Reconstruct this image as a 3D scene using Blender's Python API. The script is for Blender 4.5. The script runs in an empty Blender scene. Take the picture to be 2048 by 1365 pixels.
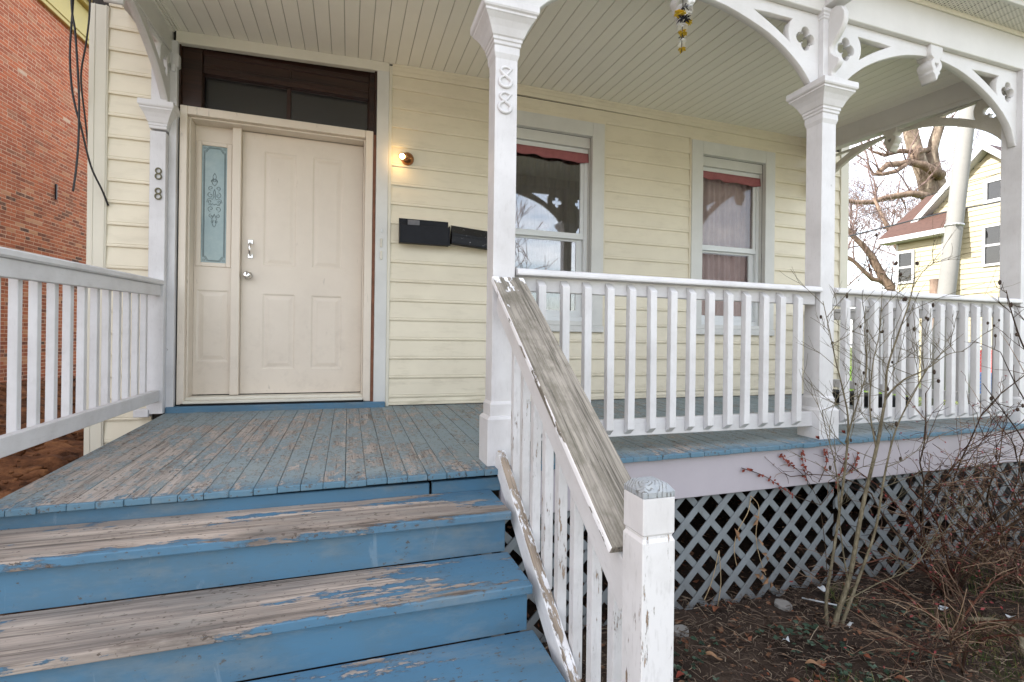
import bpy, bmesh, math, random
from mathutils import Vector, Matrix
random.seed(7)
S = bpy.context.scene
COL = S.collection
rad = math.radians

# ------------------------------------------------------------------ camera, light, exposure
cam = bpy.data.objects.new('camera', bpy.data.cameras.new('camera'))
COL.objects.link(cam)
YAW, PIT, ROL = .3178, -.0013, .0124
def _rot(y, p, r):
    Ry = Matrix(((math.cos(y), 0, -math.sin(y)), (0, 1, 0), (math.sin(y), 0, math.cos(y))))
    Rp = Matrix(((1, 0, 0), (0, math.cos(p), -math.sin(p)), (0, math.sin(p), math.cos(p))))
    Rr = Matrix(((math.cos(r), -math.sin(r), 0), (math.sin(r), math.cos(r), 0), (0, 0, 1)))
    return Rr @ Rp @ Ry @ Matrix(((1, 0, 0), (0, 0, -1), (0, 1, 0)))
R = _rot(YAW, PIT, ROL)
cm = Matrix((R[0], -R[1], -R[2])).transposed().to_4x4()
cm.translation = Vector((0, -4.22, .543))
cam.matrix_world = cm
cam.data.sensor_width = 36
cam.data.lens = 994 / 2048 * 36
cam.data.clip_start = .05
cam.data.clip_end = 2000
S.camera = cam

SUN_EL, SUN_AZ = rad(35), rad(-84)          # azimuth from +Y towards +X: the sun stands behind the house, to the left
w = bpy.data.worlds.new('World')
S.world = w
w.use_nodes = True
wt = w.node_tree
wt.nodes.clear()
wo = wt.nodes.new('ShaderNodeOutputWorld')
bg = wt.nodes.new('ShaderNodeBackground')
sky = wt.nodes.new('ShaderNodeTexSky')
sky.sky_type = 'NISHITA'
sky.sun_disc = False
sky.sun_elevation = SUN_EL
sky.sun_rotation = SUN_AZ
sky.dust_density = 2.0
sky.ozone_density = 1.0
tc = wt.nodes.new('ShaderNodeTexCoord')
mp = wt.nodes.new('ShaderNodeMapping')
mp.inputs['Scale'].default_value = (1.0, 2.2, 4.5)
cn = wt.nodes.new('ShaderNodeTexNoise')
cn.inputs['Scale'].default_value = 2.2
cn.inputs['Detail'].default_value = 9
cn.inputs['Roughness'].default_value = .62
cn.inputs['Distortion'].default_value = .6
cr = wt.nodes.new('ShaderNodeValToRGB')
cr.color_ramp.elements[0].position = .38
cr.color_ramp.elements[0].color = (.22, .22, .22, 1)
cr.color_ramp.elements[1].position = .68
cr.color_ramp.elements[1].color = (.78, .78, .78, 1)
mx = wt.nodes.new('ShaderNodeMix')
mx.data_type = 'RGBA'
mx.inputs[7].default_value = (8.3, 8.15, 8.15, 1)      # thin high cloud
L = wt.links.new
L(tc.outputs['Generated'], mp.inputs['Vector'])
L(mp.outputs['Vector'], cn.inputs['Vector'])
L(cn.outputs['Fac'], cr.inputs['Fac'])
L(cr.outputs['Color'], mx.inputs[0])
L(sky.outputs['Color'], mx.inputs[6])
L(mx.outputs[2], bg.inputs['Color'])
bg.inputs['Strength'].default_value = .13
L(bg.outputs['Background'], wo.inputs['Surface'])

sun = bpy.data.objects.new('sun', bpy.data.lights.new('sun', 'SUN'))
COL.objects.link(sun)
sun.data.energy = 3.4
sun.data.angle = rad(.5)
sun.data.color = (1, .965, .91)
sd = Vector((math.sin(SUN_AZ) * math.cos(SUN_EL), math.cos(SUN_AZ) * math.cos(SUN_EL), math.sin(SUN_EL)))
sun.rotation_euler = sd.to_track_quat('Z', 'Y').to_euler()
sun.location = sd * 60
S.view_settings.view_transform = 'Standard'
S.view_settings.look = 'None'
S.view_settings.gamma = 1
S.view_settings.use_curve_mapping = False
S.view_settings.exposure = 1.80
S.render.film_transparent = False
S.cycles.max_bounces = 8
S.cycles.diffuse_bounces = 5
S.cycles.transparent_max_bounces = 12
S.cycles.caustics_reflective = False
S.cycles.caustics_refractive = False

# ------------------------------------------------------------------ materials
def lin(r, g, b):
    f = lambda c: (c / 255 / 12.92) if c / 255 <= .04045 else ((c / 255 + .055) / 1.055) ** 2.4
    return (f(r), f(g), f(b), 1)
def c4(c): return tuple(c) if len(c) == 4 else (*c, 1)

class G:
    def __init__(s, name):
        s.m = bpy.data.materials.new(name)
        s.m.use_nodes = True
        s.t = s.m.node_tree
        s.t.nodes.clear()
        s.out = s.t.nodes.new('ShaderNodeOutputMaterial')
        s._c = {}
    def n(s, ty, _props=None, **kw):
        nd = s.t.nodes.new('ShaderNode' + ty)
        for k, v in (_props or {}).items(): setattr(nd, k, v)
        for k, v in kw.items():
            s.put(nd.inputs[k.replace('_', ' ')], v)
        return nd
    def put(s, inp, v):
        if isinstance(v, bpy.types.NodeSocket): s.t.links.new(v, inp)
        else: inp.default_value = v
    def coords(s, scale=(1, 1, 1), rnd=True, kind='Object'):
        tcn = s.n('TexCoord').outputs[kind] if kind != 'World' else s.n('NewGeometry').outputs['Position']
        mpn = s.n('Mapping', Vector=tcn, Scale=scale)
        if rnd:
            if 'rnd' not in s._c:
                oi = s.n('ObjectInfo').outputs['Random']
                vm = s.n('VectorMath', {'operation': 'SCALE'}, Scale=oi)
                vm.inputs[0].default_value = (71, 53, 97)
                s._c['rnd'] = vm.outputs[0]
            s.put(mpn.inputs['Location'], s._c['rnd'])
        return mpn.outputs[0]
    def noise(s, vec, scale=1, detail=6, rough=.6, dist=0):
        return s.n('TexNoise', Vector=vec, Scale=scale, Detail=detail, Roughness=rough, Distortion=dist).outputs['Fac']
    def ramp(s, fac, stops, interp='LINEAR'):
        r = s.n('ValToRGB', Fac=fac)
        r.color_ramp.interpolation = interp
        e = r.color_ramp.elements
        while len(e) < len(stops): e.new(.5)
        for k, (p, c) in enumerate(stops):
            e[k].position = p
            e[k].color = c4(c) if not isinstance(c, (int, float)) else (c, c, c, 1)
        return r.outputs['Color']
    def mix(s, f, a, b, mode='MIX'):
        m = s.n('Mix', {'data_type': 'RGBA', 'blend_type': mode})
        s.put(m.inputs[0], f); s.put(m.inputs[6], c4(a) if isinstance(a, tuple) else a); s.put(m.inputs[7], c4(b) if isinstance(b, tuple) else b)
        return m.outputs[2]
    def math(s, op, a, b=0, clamp=False):
        m = s.n('Math', {'operation': op, 'use_clamp': clamp})
        s.put(m.inputs[0], a); s.put(m.inputs[1], b)
        return m.outputs[0]
    def maprange(s, v, a, b, c=0, d=1):
        m = s.n('MapRange', Value=v)
        for i, x in zip((1, 2, 3, 4), (a, b, c, d)): m.inputs[i].default_value = x
        return m.outputs[0]
    def sep(s, vec): return s.n('SeparateXYZ', Vector=vec).outputs
    def bump(s, h, strength=.3, dist=.01, normal=None):
        b = s.n('Bump', Height=h, Strength=strength, Distance=dist)
        if normal: s.put(b.inputs['Normal'], normal)
        return b.outputs[0]
    def bsdf(s, color, rough=.6, normal=None, **kw):
        p = s.n('BsdfPrincipled')
        s.put(p.inputs['Base Color'], c4(color) if isinstance(color, tuple) else color)
        s.put(p.inputs['Roughness'], rough)
        if normal: s.put(p.inputs['Normal'], normal)
        for k, v in kw.items(): s.put(p.inputs[k.replace('_', ' ')], v)
        s.t.links.new(p.outputs[0], s.out.inputs[0])
        return p
    def final(s, shader): s.t.links.new(shader, s.out.inputs[0])

def stretch(axis, along, across):
    return tuple(along if 'xyz'[i] == axis else across for i in range(3))

def wood_color(g, axis, dark, light, seed_scale=1.0):
    a = g.noise(g.coords(stretch(axis, .9 * seed_scale, 26 * seed_scale)), 1, 10, .62, .12)
    b = g.noise(g.coords(stretch(axis, 4 * seed_scale, 170 * seed_scale)), 1, 4, .6)
    blot = g.noise(g.coords(stretch(axis, 2.2, 6)), 1, 6, .65)
    h = g.math('ADD', g.math('MULTIPLY', a, .6), g.math('MULTIPLY', b, .4))
    col = g.ramp(h, [(.38, tuple(c * .8 for c in dark[:3])), (.47, tuple(x * .45 + y * .55 for x, y in zip(dark[:3], light[:3]))), (.57, light)])
    col = g.mix(g.math('MULTIPLY', g.ramp(blot, [(.42, 0), (.68, 1)]), .4), col, tuple(x * .55 + y * .45 for x, y in zip(dark[:3], light[:3])))
    ck = g.noise(g.coords(stretch(axis, 1.3 * seed_scale, 75 * seed_scale)), 1, 5, .6)
    crack = g.ramp(ck, [(.61, 0), (.66, 1)])
    col = g.mix(g.math('MULTIPLY', crack, .7), col, tuple(c * .35 for c in dark[:3]))
    return col, g.math('SUBTRACT', h, g.math('MULTIPLY', crack, .35))

def peel(name, paint, axis, thr=.64, scale=7, stretchf=3.5, dark=lin(70, 62, 55), light=lin(150, 138, 124), rough=.5, sharp=.012,
         paint2=None, dirt=.12, bumps=1.0, undercoat=None, specks=0, nose=None, rot=False, scuff=False):
    """paint that has flaked off bare wood; thr may be a number or a function(g) giving a socket"""
    g = G(name)
    wc, wh = wood_color(g, axis, dark, light)
    if rot:
        oo = g.sep(g.n('TexCoord').outputs['Object'])
        rn = g.noise(g.coords((2.2, 9, 9)), 1, 6, .7)
        rf = g.math('MULTIPLY', g.ramp(rn, [(.45, 0), (.58, 1)]), g.maprange(oo[1], -.085, -.145, 0, .9))
        wc = g.mix(rf, wc, lin(58, 42, 32))
        wc = g.mix(g.math('MULTIPLY', g.ramp(g.noise(g.coords((1.2, 7, 7)), 1, 7, .65), [(.44, 0), (.64, 1)]), .6), wc, lin(104, 98, 94))
    v = g.coords(stretch(axis, scale / stretchf, scale))
    ms = g.math('ADD', g.math('MULTIPLY', g.noise(v, 1, 9, .68, .1), .62), g.math('MULTIPLY', g.noise(g.coords(stretch(axis, scale * 4.5 / stretchf, scale * 3.2)), 1, 6, .7), .38))
    t = thr(g) if callable(thr) else thr
    bare = g.math('DIVIDE', g.math('SUBTRACT', ms, t), sharp, True)
    dn = g.noise(g.coords((3, 3, 3)), 1, 7, .65)
    fine = g.noise(g.coords(stretch(axis, 20, 90)), 1, 3, .6)
    pc = g.mix(g.ramp(dn, [(.42, 0), (.7, 1)]), paint, paint2 or tuple(c * .8 for c in paint[:3]))
    pc = g.mix(g.math('MULTIPLY', g.ramp(fine, [(.55, 0), (.75, 1)]), dirt), pc, lin(96, 90, 84))
    if undercoat:
        pc = g.mix(g.math('MULTIPLY', g.ramp(g.noise(g.coords(stretch(axis, 2, 7)), 1, 8, .7), [(.6, 0), (.625, 1)]), .9), pc, undercoat)
    if scuff:
        sc1 = g.noise(g.coords((9, 9, 2.5)), 1, 6, .7, .8)
        pc = g.mix(g.math('MULTIPLY', g.ramp(sc1, [(.62, 0), (.68, 1)]), .28), pc, lin(140, 156, 166))
        gm = g.noise(g.coords((2.5, 2.5, 7)), 1, 7, .7)
        pc = g.mix(g.math('MULTIPLY', g.ramp(gm, [(.46, 0), (.70, 1)]), .28), pc, lin(72, 86, 96))
    if nose:
        yy = g.sep(g.coords((1, 1, 1), rnd=False, kind='World'))[1]
        pc = g.mix(g.math('MULTIPLY', g.maprange(yy, -1.84, -1.95), .85), pc, nose)
    rim = g.math('MULTIPLY', g.ramp(g.math('ABSOLUTE', g.math('SUBTRACT', ms, t)), [(0, 1), (.016, 0)]), .55)
    col = g.mix(bare, pc, wc)
    col = g.mix(rim, col, lin(62, 54, 48))
    if specks:
        sp = g.noise(g.coords(stretch(axis, 42, 60)), 1, 5, .65)
        sz = g.noise(g.coords((4, 4, 4)), 1, 4, .6)
        sk = g.math('DIVIDE', g.math('SUBTRACT', g.math('ADD', sp, g.math('MULTIPLY', sz, .25)), .745 - specks), .03, True)
        col = g.mix(g.math('MULTIPLY', sk, .8), col, lin(76, 66, 58))
        col = g.mix(g.math('MULTIPLY', g.ramp(g.noise(g.coords(stretch(axis, 3, 9)), 1, 7, .7), [(.5, 0), (.72, 1)]), .35), col, lin(140, 142, 136))
    hh = g.math('ADD', g.math('MULTIPLY', g.math('SUBTRACT', 1, bare), .9), g.math('MULTIPLY', wh, g.math('ADD', g.math('MULTIPLY', bare, .8), .18)))
    nm = g.bump(hh, .55 * bumps, .003)
    r = g.math('ADD', rough, g.math('MULTIPLY', bare, .3))
    g.bsdf(col, r, nm, Specular_IOR_Level=.35)
    return g.m

def flat(name, color, rough=.6, var=.12, scale=6, bump=0, bscale=60, metallic=0, spec=.4, c2=None):
    g = G(name)
    n1 = g.noise(g.coords((scale,) * 3), 1, 6, .65)
    col = g.mix(g.ramp(n1, [(.35, 0), (.68, 1)]), color, c2 or tuple(c * (1 - var) for c in color[:3]))
    nm = None
    if bump: nm = g.bump(g.noise(g.coords((bscale,) * 3), 1, 4, .6), bump, .003)
    rr = g.math('ADD', rough - .06, g.math('MULTIPLY', n1, .12))
    g.bsdf(col, rr, nm, Metallic=metallic, Specular_IOR_Level=spec)
    return g.m

WHITE = (.60, .595, .60)
M = {}
M['white'] = peel('white_paint', WHITE, 'z', .675, 14, 2.5, rough=.45, paint2=(.50, .49, .49), dirt=.10, dark=lin(90, 82, 75), light=lin(165, 158, 150))
M['white_x'] = peel('white_paint_x', WHITE, 'x', .675, 14, 2.5, rough=.45, paint2=(.49, .48, .48), dirt=.12, dark=lin(90, 82, 75), light=lin(165, 158, 150))
M['white_y'] = peel('white_paint_y', WHITE, 'y', .675, 14, 2.5, rough=.45, paint2=(.49, .48, .48), dirt=.12, dark=lin(90, 82, 75), light=lin(165, 158, 150))
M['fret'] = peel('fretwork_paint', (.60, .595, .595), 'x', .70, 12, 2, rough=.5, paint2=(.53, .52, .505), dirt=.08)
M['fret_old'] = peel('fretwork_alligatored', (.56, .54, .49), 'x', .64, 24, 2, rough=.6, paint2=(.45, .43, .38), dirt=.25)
M['worn_white'] = peel('worn_white_paint', WHITE, 'z', .592, 34, 7, rough=.5, paint2=(.47, .46, .455), dirt=.2, dark=lin(88, 70, 55), light=lin(158, 138, 118))
def worn_top_thr(g):
    nz_ = g.sep(g.n('NewGeometry').outputs['Normal'])[2]
    return g.math('SUBTRACT', .62, g.maprange(nz_, .5, .8, 0, .13))
M['worn_top'] = peel('worn_rail_top', (.72, .72, .73), 'y', worn_top_thr, 26, 5, rough=.6, dark=lin(92, 82, 72), light=lin(160, 146, 130), dirt=.2)
M['beam'] = flat('beam_paint', (.60, .59, .57), .5, .08, 3, .12, 40)
M['trim'] = flat('cream_trim', (.66, .63, .54), .5, .08, 4, .1, 50)
M['casing'] = flat('casing_paint', (.60, .60, .57), .5, .10, 4, .12, 50)
def _door():
    g = G('almond_door_paint')
    n1 = g.noise(g.coords((2.5, 2.5, 2.5)), 1, 6, .65)
    col = g.mix(g.ramp(n1, [(.35, 0), (.68, 1)]), (.655, .585, .49), (.615, .545, .455))
    P = g.coords((1, 1, 1), rnd=False, kind='World')
    z = g.sep(P)[2]
    sc1 = g.noise(g.n('Mapping', Vector=P, Scale=(40, 40, 7), Rotation=(0, .7, 0)).outputs[0], 1, 3, .5, .4)
    msk = g.noise(P, 3.2, 5, .6)
    scf = g.math('MULTIPLY', g.ramp(sc1, [(.66, 0), (.70, 1)]), g.ramp(msk, [(.50, 0), (.62, 1)]))
    col = g.mix(g.math('MULTIPLY', scf, .4), col, lin(120, 112, 104))
    dn = g.noise(P, 7, 8, .72)
    col = g.mix(g.math('MULTIPLY', g.ramp(dn, [(.5, 0), (.72, 1)]), g.maprange(z, .9, .1, .06, .28)), col, lin(146, 134, 122))
    g.bsdf(col, .42, g.bump(g.noise(g.coords((110, 110, 24)), 1, 3, .6), .05, .002), Specular_IOR_Level=.4)
    return g.m
M['door'] = _door()
M['vinyl'] = flat('window_vinyl', (.66, .68, .68), .35, .05, 4)
M['ceil'] = flat('ceiling_vinyl', (.80, .775, .70), .45, .06, 2.2, .05, 30)
def _siding():
    g = G('cream_vinyl_siding')
    v = g.coords((1.2, 30, 30)); v2 = g.coords((2.5, 2.5, 2.5), kind='World', rnd=False)
    gr = g.noise(v, 4, 5, .6)
    d = g.noise(v2, 1, 6, .6)
    col = g.mix(g.ramp(d, [(.35, 0), (.7, 1)]), (.69, .635, .495), (.63, .575, .45))
    col = g.mix(g.math('MULTIPLY', g.ramp(g.noise(g.coords((3, 3, 14), kind='World', rnd=False), 1, 8, .7), [(.52, 0), (.75, 1)]), g.math('ADD', .22, g.maprange(g.sep(v2)[2], 1.6, .1, 0, .3))), col, lin(138, 128, 100))
    g.bsdf(col, .48, g.bump(gr, .12, .002), Specular_IOR_Level=.35)
    return g.m
M['siding'] = _siding()
M['cornerboard'] = flat('cream_corner_vinyl', (.62, .59, .49), .45, .06, 3, .05, 40)

BLUE = lin(74, 112, 137)
def deck_thr(g):
    p = g.sep(g.coords((1, 1, 1), rnd=False, kind='World'))
    path = g.math('MULTIPLY', g.maprange(p[0], .9, -.1, 0, 1), g.maprange(p[1], -.15, -.6, 0, 1))
    edge = g.maprange(p[1], -1.955, -1.968, 0, .3)
    big = g.noise(g.coords((1.3, 1.3, 1.3), rnd=False, kind='World'), 1, 4, .6)
    t = g.math('SUBTRACT', .548, g.math('MULTIPLY', path, .085))
    t = g.math('SUBTRACT', t, g.math('MULTIPLY', g.math('SUBTRACT', big, .5), .45))
    return g.math('ADD', t, edge)
def _deck():
    m = peel('blue_deck_paint', lin(118, 133, 138), 'y', deck_thr, 15, 2.4, dark=lin(98, 90, 84), light=lin(166, 156, 147), rough=.6, sharp=.06,
             paint2=lin(126, 138, 140), dirt=.4, specks=.03, nose=lin(74, 110, 130))
    return m
M['deck'] = _deck()
def riser_thr(g):
    o = g.sep(g.n('TexCoord').outputs['Object'])
    ends = g.maprange(g.math('ABSOLUTE', o[2]), .045, .072, 0, -.045)
    return g.math('ADD', .655, ends)
M['blue'] = peel('blue_riser_paint', BLUE, 'x', riser_thr, 13, 3.5, dark=lin(84, 74, 66), light=lin(150, 138, 126), rough=.5, paint2=lin(80, 106, 122), dirt=.16, specks=-.045, scuff=True)
def tread_thr(k, front=.02):
    def f(g):
        o = g.sep(g.n('TexCoord').outputs['Object'])
        p = g.sep(g.coords((1, 1, 1), rnd=False, kind='World'))
        big = g.noise(g.coords((1.1, 5, 3), rnd=True), 1, 5, .65)
        t = g.math('SUBTRACT', k, g.math('MULTIPLY', g.math('SUBTRACT', big, .5), .75))
        t = g.math('ADD', t, g.maprange(o[1], -.112 - front, -.150 - front * .4, 0, .10))     # paint survives along the nosing
        t = g.math('ADD', t, g.maprange(o[2], .0155, .010, 0, .07))
        t = g.math('ADD', t, g.maprange(p[0], .0, .62, 0, .19))            # and at the end nobody steps on
        t = g.math('ADD', t, g.maprange(o[1], .115, .155, 0, .07))
        return t
    return f
WD, WL = lin(72, 64, 58), lin(176, 162, 149)
M['tread_bare'] = peel('worn_tread', BLUE, 'x', tread_thr(.365), 11, 4, specks=.005, rot=True, dark=WD, light=WL, rough=.65, sharp=.032, paint2=lin(70, 101, 121), dirt=.2, bumps=1.3)
M['tread_mid'] = peel('half_worn_tread', BLUE, 'x', tread_thr(.385), 11, 4, specks=.005, rot=True, dark=WD, light=WL, rough=.65, sharp=.032, paint2=lin(70, 101, 121), dirt=.15, bumps=1.2)
M['tread_paint'] = peel('painted_tread', BLUE, 'x', tread_thr(.485), 11, 3.5, specks=.005, rot=True, dark=WD, light=WL, rough=.65, sharp=.032, paint2=lin(70, 101, 121), dirt=.15)
M['skirt'] = flat('lavender_skirt_paint', (.40, .37, .40), .5, .08, 3, .08, 60)
def _lattice():
    g = G('grey_lattice_paint')
    n1 = g.noise(g.coords((6, 6, 6)), 1, 6, .65)
    col = g.mix(g.ramp(n1, [(.35, 0), (.68, 1)]), (.19, .21, .22), (.15, .165, .17))
    z = g.sep(g.coords((1, 1, 1), rnd=False, kind='World'))[2]
    sp = g.noise(g.coords((18, 18, 18), rnd=False, kind='World'), 1, 7, .7)
    col = g.mix(g.math('MULTIPLY', g.math('ADD', g.maprange(z, -.68, -.93, 0, .45), g.ramp(sp, [(.55, 0), (.75, .5)]), True), .8), col, lin(66, 58, 50))
    g.bsdf(col, .65, g.bump(sp, .25, .003), Specular_IOR_Level=.3)
    return g.m
M['lattice'] = _lattice()
def _handrail():
    g = G('weathered_handrail')
    wc, h = wood_color(g, 'y', lin(80, 76, 68), lin(158, 151, 140))
    mott = g.noise(g.coords((14, 8, 14)), 1, 8, .7)
    wc = g.mix(g.math('MULTIPLY', g.ramp(mott, [(.46, 0), (.62, 1)]), .5), wc, lin(84, 80, 66))
    p = g.sep(g.coords((1, 1, 1), rnd=False, kind='World'))
    crack = g.noise(g.coords((160, 4, 60)), 1, 5, .7, .6)
    wc = g.mix(g.math('MULTIPLY', g.ramp(crack, [(.56, 0), (.66, 1)]), .8), wc, lin(54, 49, 42))
    ms = g.noise(g.coords((26, 7, 26)), 1, 8, .65)
    t = g.math('ADD', .70, g.maprange(p[2], .76, .89, 0, -.30))
    nx = g.math('ABSOLUTE', g.sep(g.n('NewGeometry').outputs['Normal'])[0])
    t = g.math('SUBTRACT', t, g.maprange(nx, .5, .9, 0, .24))
    fl = g.noise(g.coords((3.5, 1.6, 3.5)), 1, 3, .5)
    t = g.math('SUBTRACT', t, g.maprange(fl, .62, .72, 0, .08))
    pt = g.math('DIVIDE', g.math('SUBTRACT', ms, t), .012, True)
    moss = g.math('MULTIPLY', g.ramp(g.noise(g.coords((9, 4, 9)), 1, 6, .7), [(.52, 0), (.7, 1)]), g.maprange(p[2], .35, .03, 0, .55))
    wc = g.mix(moss, wc, lin(104, 104, 76))
    col = g.mix(pt, wc, (.8, .8, .82))
    g.bsdf(col, .75, g.bump(g.math('ADD', g.math('MULTIPLY', pt, .8), g.math('SUBTRACT', h, g.math('MULTIPLY', crack, .4))), .8, .004), Specular_IOR_Level=.2)
    return g.m
M['handrail'] = _handrail()
def _endgrain():
    g = G('grey_blue_end_grain')
    v = g.coords((1, 1, .4), rnd=False)
    wv = g.n('TexWave', {'wave_type': 'RINGS', 'rings_direction': 'Z'}, Vector=g.n('Mapping', Vector=v, Location=(.02, .015, 0)).outputs[0], Scale=38, Distortion=5, Detail=3, Detail_Scale=2).outputs['Fac']
    n1 = g.noise(g.coords((60, 60, 60)), 1, 6, .7)
    ck = g.math('MULTIPLY', g.ramp(wv, [(.05, 1), (.3, 0)]), g.ramp(n1, [(.42, 0), (.56, 1)]))
    col = g.mix(g.ramp(n1, [(.4, 0), (.7, 1)]), (.27, .295, .315), (.34, .355, .36))
    col = g.mix(g.math('MULTIPLY', ck, .65), col, lin(66, 60, 50))
    g.bsdf(col, .7, g.bump(g.math('SUBTRACT', n1, ck), .7, .004))
    return g.m
M['newelcap'] = _endgrain()
def _brown():
    g = G('dark_varnished_wood')
    wc, h = wood_color(g, 'x', lin(18, 10, 8), lin(52, 28, 19))
    g.bsdf(wc, .35, g.bump(h, .2, .002))
    return g.m
M['brown'] = _brown()
M['rawwood'] = flat('raw_red_wood', lin(128, 84, 62), .7, .4, 14, .3, 50)
M['groove'] = flat('ceiling_groove_vinyl', (.42, .40, .35), .5, .1, 3)
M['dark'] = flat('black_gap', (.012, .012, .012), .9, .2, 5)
M['room'] = flat('unlit_room', (.05, .045, .04), .9, .2, 2)
M['curtain_dark'] = flat('brown_curtain', (.06, .052, .046), .9, .2, 8)
M['curtain'] = flat('mauve_curtain', (.46, .36, .345), .9, .18, 8)
M['valance'] = flat('pink_valance', lin(150, 92, 94), .85, .16, 20, .2, 160)
M['glass'] = None
def _glass(name, tint=.75, add=.05, k=1.0, rough=.015):
    g = G(name)
    fr = g.math('POWER', g.n('LayerWeight', Blend=.5).outputs['Facing'], 5)
    f = g.math('ADD', g.math('MULTIPLY', fr, .9 * k), add + .04, True)
    wob = g.bump(g.noise(g.coords((1.6, 1.6, 1.6)), 1, 2, .5), .02, .02)
    tr = g.n('BsdfTransparent', Color=(tint, tint, tint, 1)).outputs[0]
    gl = g.n('BsdfGlossy', Color=(1, 1, 1, 1), Roughness=rough, Normal=wob).outputs[0]
    m = g.n('MixShader')
    g.put(m.inputs[0], f); g.put(m.inputs[1], tr); g.put(m.inputs[2], gl)
    g.final(m.outputs[0])
    return g.m
M['glass'] = _glass('window_glass', .92, .13)
M['glass_clear'] = _glass('clear_window_glass', .95, .0)
M['glass_dim'] = _glass('transom_glass', .5, .03, .6, .25)
M['frost'] = flat('frosted_glass', lin(142, 160, 158), .22, .16, 7, .12, 90, spec=.6, c2=lin(124, 146, 148))
M['etch'] = flat('etched_lines', lin(80, 94, 96), .5, .1)
M['chrome'] = flat('polished_metal', (.75, .74, .72), .18, .1, metallic=1)
M['brass'] = flat('bronze_lamp_metal', lin(176, 120, 78), .25, .3, 30, metallic=1)
M['bronze'] = flat('bronze_digits', lin(92, 86, 66), .35, .2, 30, metallic=.7)
M['black'] = flat('black_painted_metal', (.007, .008, .012), .5, .35, 18, .25, 80, spec=.22)
M['black_speck'] = peel('chipped_black_metal', (.006, .007, .010), 'x', .595, 40, 1.3, dark=lin(150, 150, 155), light=lin(190, 190, 195), rough=.6, paint2=(.010, .011, .014), dirt=0)
M['paper'] = flat('grey_paper', (.16, .16, .17), .7, .2, 20)
M['cable'] = flat('black_cable', (.015, .016, .019), .4, .1)
M['shingle'] = flat('red_brown_shingles', lin(78, 55, 47), .85, .3, 9, .5, 30)
M['darkshingle'] = flat('dark_shingles', lin(70, 52, 52), .85, .3, 9)
M['farwhite'] = flat('far_white_trim', (.40, .40, .41), .5, .05)
M['faryellow'] = flat('far_yellow_siding', (.33, .295, .20), .55, .06, 2)
M['farglass'] = _glass('far_window_glass', .35, .03)
M['pole'] = peel('weathered_pole', (.22, .215, .20), 'z', .66, 5, 6, dark=lin(110, 105, 98), light=lin(180, 175, 166), rough=.8, paint2=(.20, .195, .185), dirt=.3)
M['steel'] = flat('galvanised_steel', (.45, .45, .45), .45, .2, metallic=.6)
M['lime'] = flat('lime_plastic', lin(170, 225, 40), .5, .1)
M['red'] = flat('red_plastic', lin(215, 48, 44), .5, .15, 10)
M['bluep'] = flat('blue_plastic', lin(80, 120, 190), .5, .15)
M['navy'] = flat('navy_plastic', lin(40, 56, 92), .5, .15)
M['cornice'] = flat('yellow_cornice_paint', (.55, .44, .16), .6, .12, 3, .1, 30, c2=(.50, .41, .17))
M['gutter'] = flat('grey_gutter', (.42, .40, .38), .5, .1)
M['mortar'] = flat('mortar', lin(214, 178, 150), .95, .2, 12, .4, 60)
def _brick(name, island):
    g = G(name)
    rnd = g.n('NewGeometry').outputs['Random Per Island'] if island else g.n('ObjectInfo').outputs['Random']
    p = g.sep(g.coords((1, 1, 1), rnd=False, kind='World'))
    low = g.ramp(rnd, [(0, lin(150, 90, 66)), (.25, lin(178, 108, 76)), (.55, lin(164, 98, 70)), (.78, lin(122, 80, 64)), (.88, lin(96, 74, 64)), (.94, lin(190, 140, 104))], 'CONSTANT')
    hi = g.ramp(rnd, [(0, lin(168, 94, 68)), (.3, lin(184, 104, 72)), (.6, lin(160, 90, 66)), (.85, lin(174, 114, 86)), (.99, lin(200, 170, 146))], 'CONSTANT')
    band = g.noise(g.coords((.15, .35, 1.1), rnd=False, kind='World'), 1, 4, .6)
    f = g.maprange(g.math('ADD', p[2], g.math('MULTIPLY', band, 3.5)), 4.2, 6.6, 0, 1)
    col = g.mix(f, low, hi)
    spot = g.noise(g.coords((14, 14, 14), rnd=False, kind='World'), 1, 6, .7)
    col = g.mix(g.math('MULTIPLY', g.ramp(spot, [(.5, 0), (.75, 1)]), .6), col, lin(190, 146, 116))
    g.bsdf(col, .88, g.bump(spot, .4, .006), Specular_IOR_Level=.2)
    return g.m
M['brick'] = _brick('brick_face', False)
M['brick_far'] = _brick('brick_faces_joined', True)
def _bark(name, a, b, c, sc=3):
    g = G(name)
    n1 = g.noise(g.coords((sc, sc, sc * .45), rnd=False), 1, 8, .65, .3)
    n2 = g.noise(g.coords((sc * 6, sc * 6, sc * 1.5), rnd=False), 1, 5, .7)
    col = g.ramp(g.math('ADD', g.math('MULTIPLY', n1, .6), g.math('MULTIPLY', n2, .4)), [(.36, a), (.5, b), (.63, c)])
    g.bsdf(col, .85, g.bump(n2, .5, .02), Specular_IOR_Level=.15)
    return g.m
M['sycamore'] = _bark('sycamore_bark', lin(78, 67, 59), lin(122, 109, 95), lin(164, 154, 138), 1.2)
M['bark_brown'] = _bark('brown_bark', lin(74, 62, 54), lin(116, 99, 86), lin(148, 130, 114), 2)
M['twig_far'] = _bark('far_twigs', lin(84, 70, 67), lin(118, 100, 95), lin(142, 124, 118), 2)
M['stem'] = _bark('sapling_bark', lin(70, 64, 50), lin(104, 96, 78), lin(132, 124, 104), 30)
M['cane'] = _bark('rose_cane', lin(40, 32, 26), lin(72, 56, 44), lin(102, 86, 66), 30)
M['canered'] = _bark('red_cane', lin(50, 28, 23), lin(80, 48, 38), lin(108, 76, 58), 30)
M['seed'] = flat('dry_seed_pod', lin(58, 44, 34), .8, .3, 60)
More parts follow.
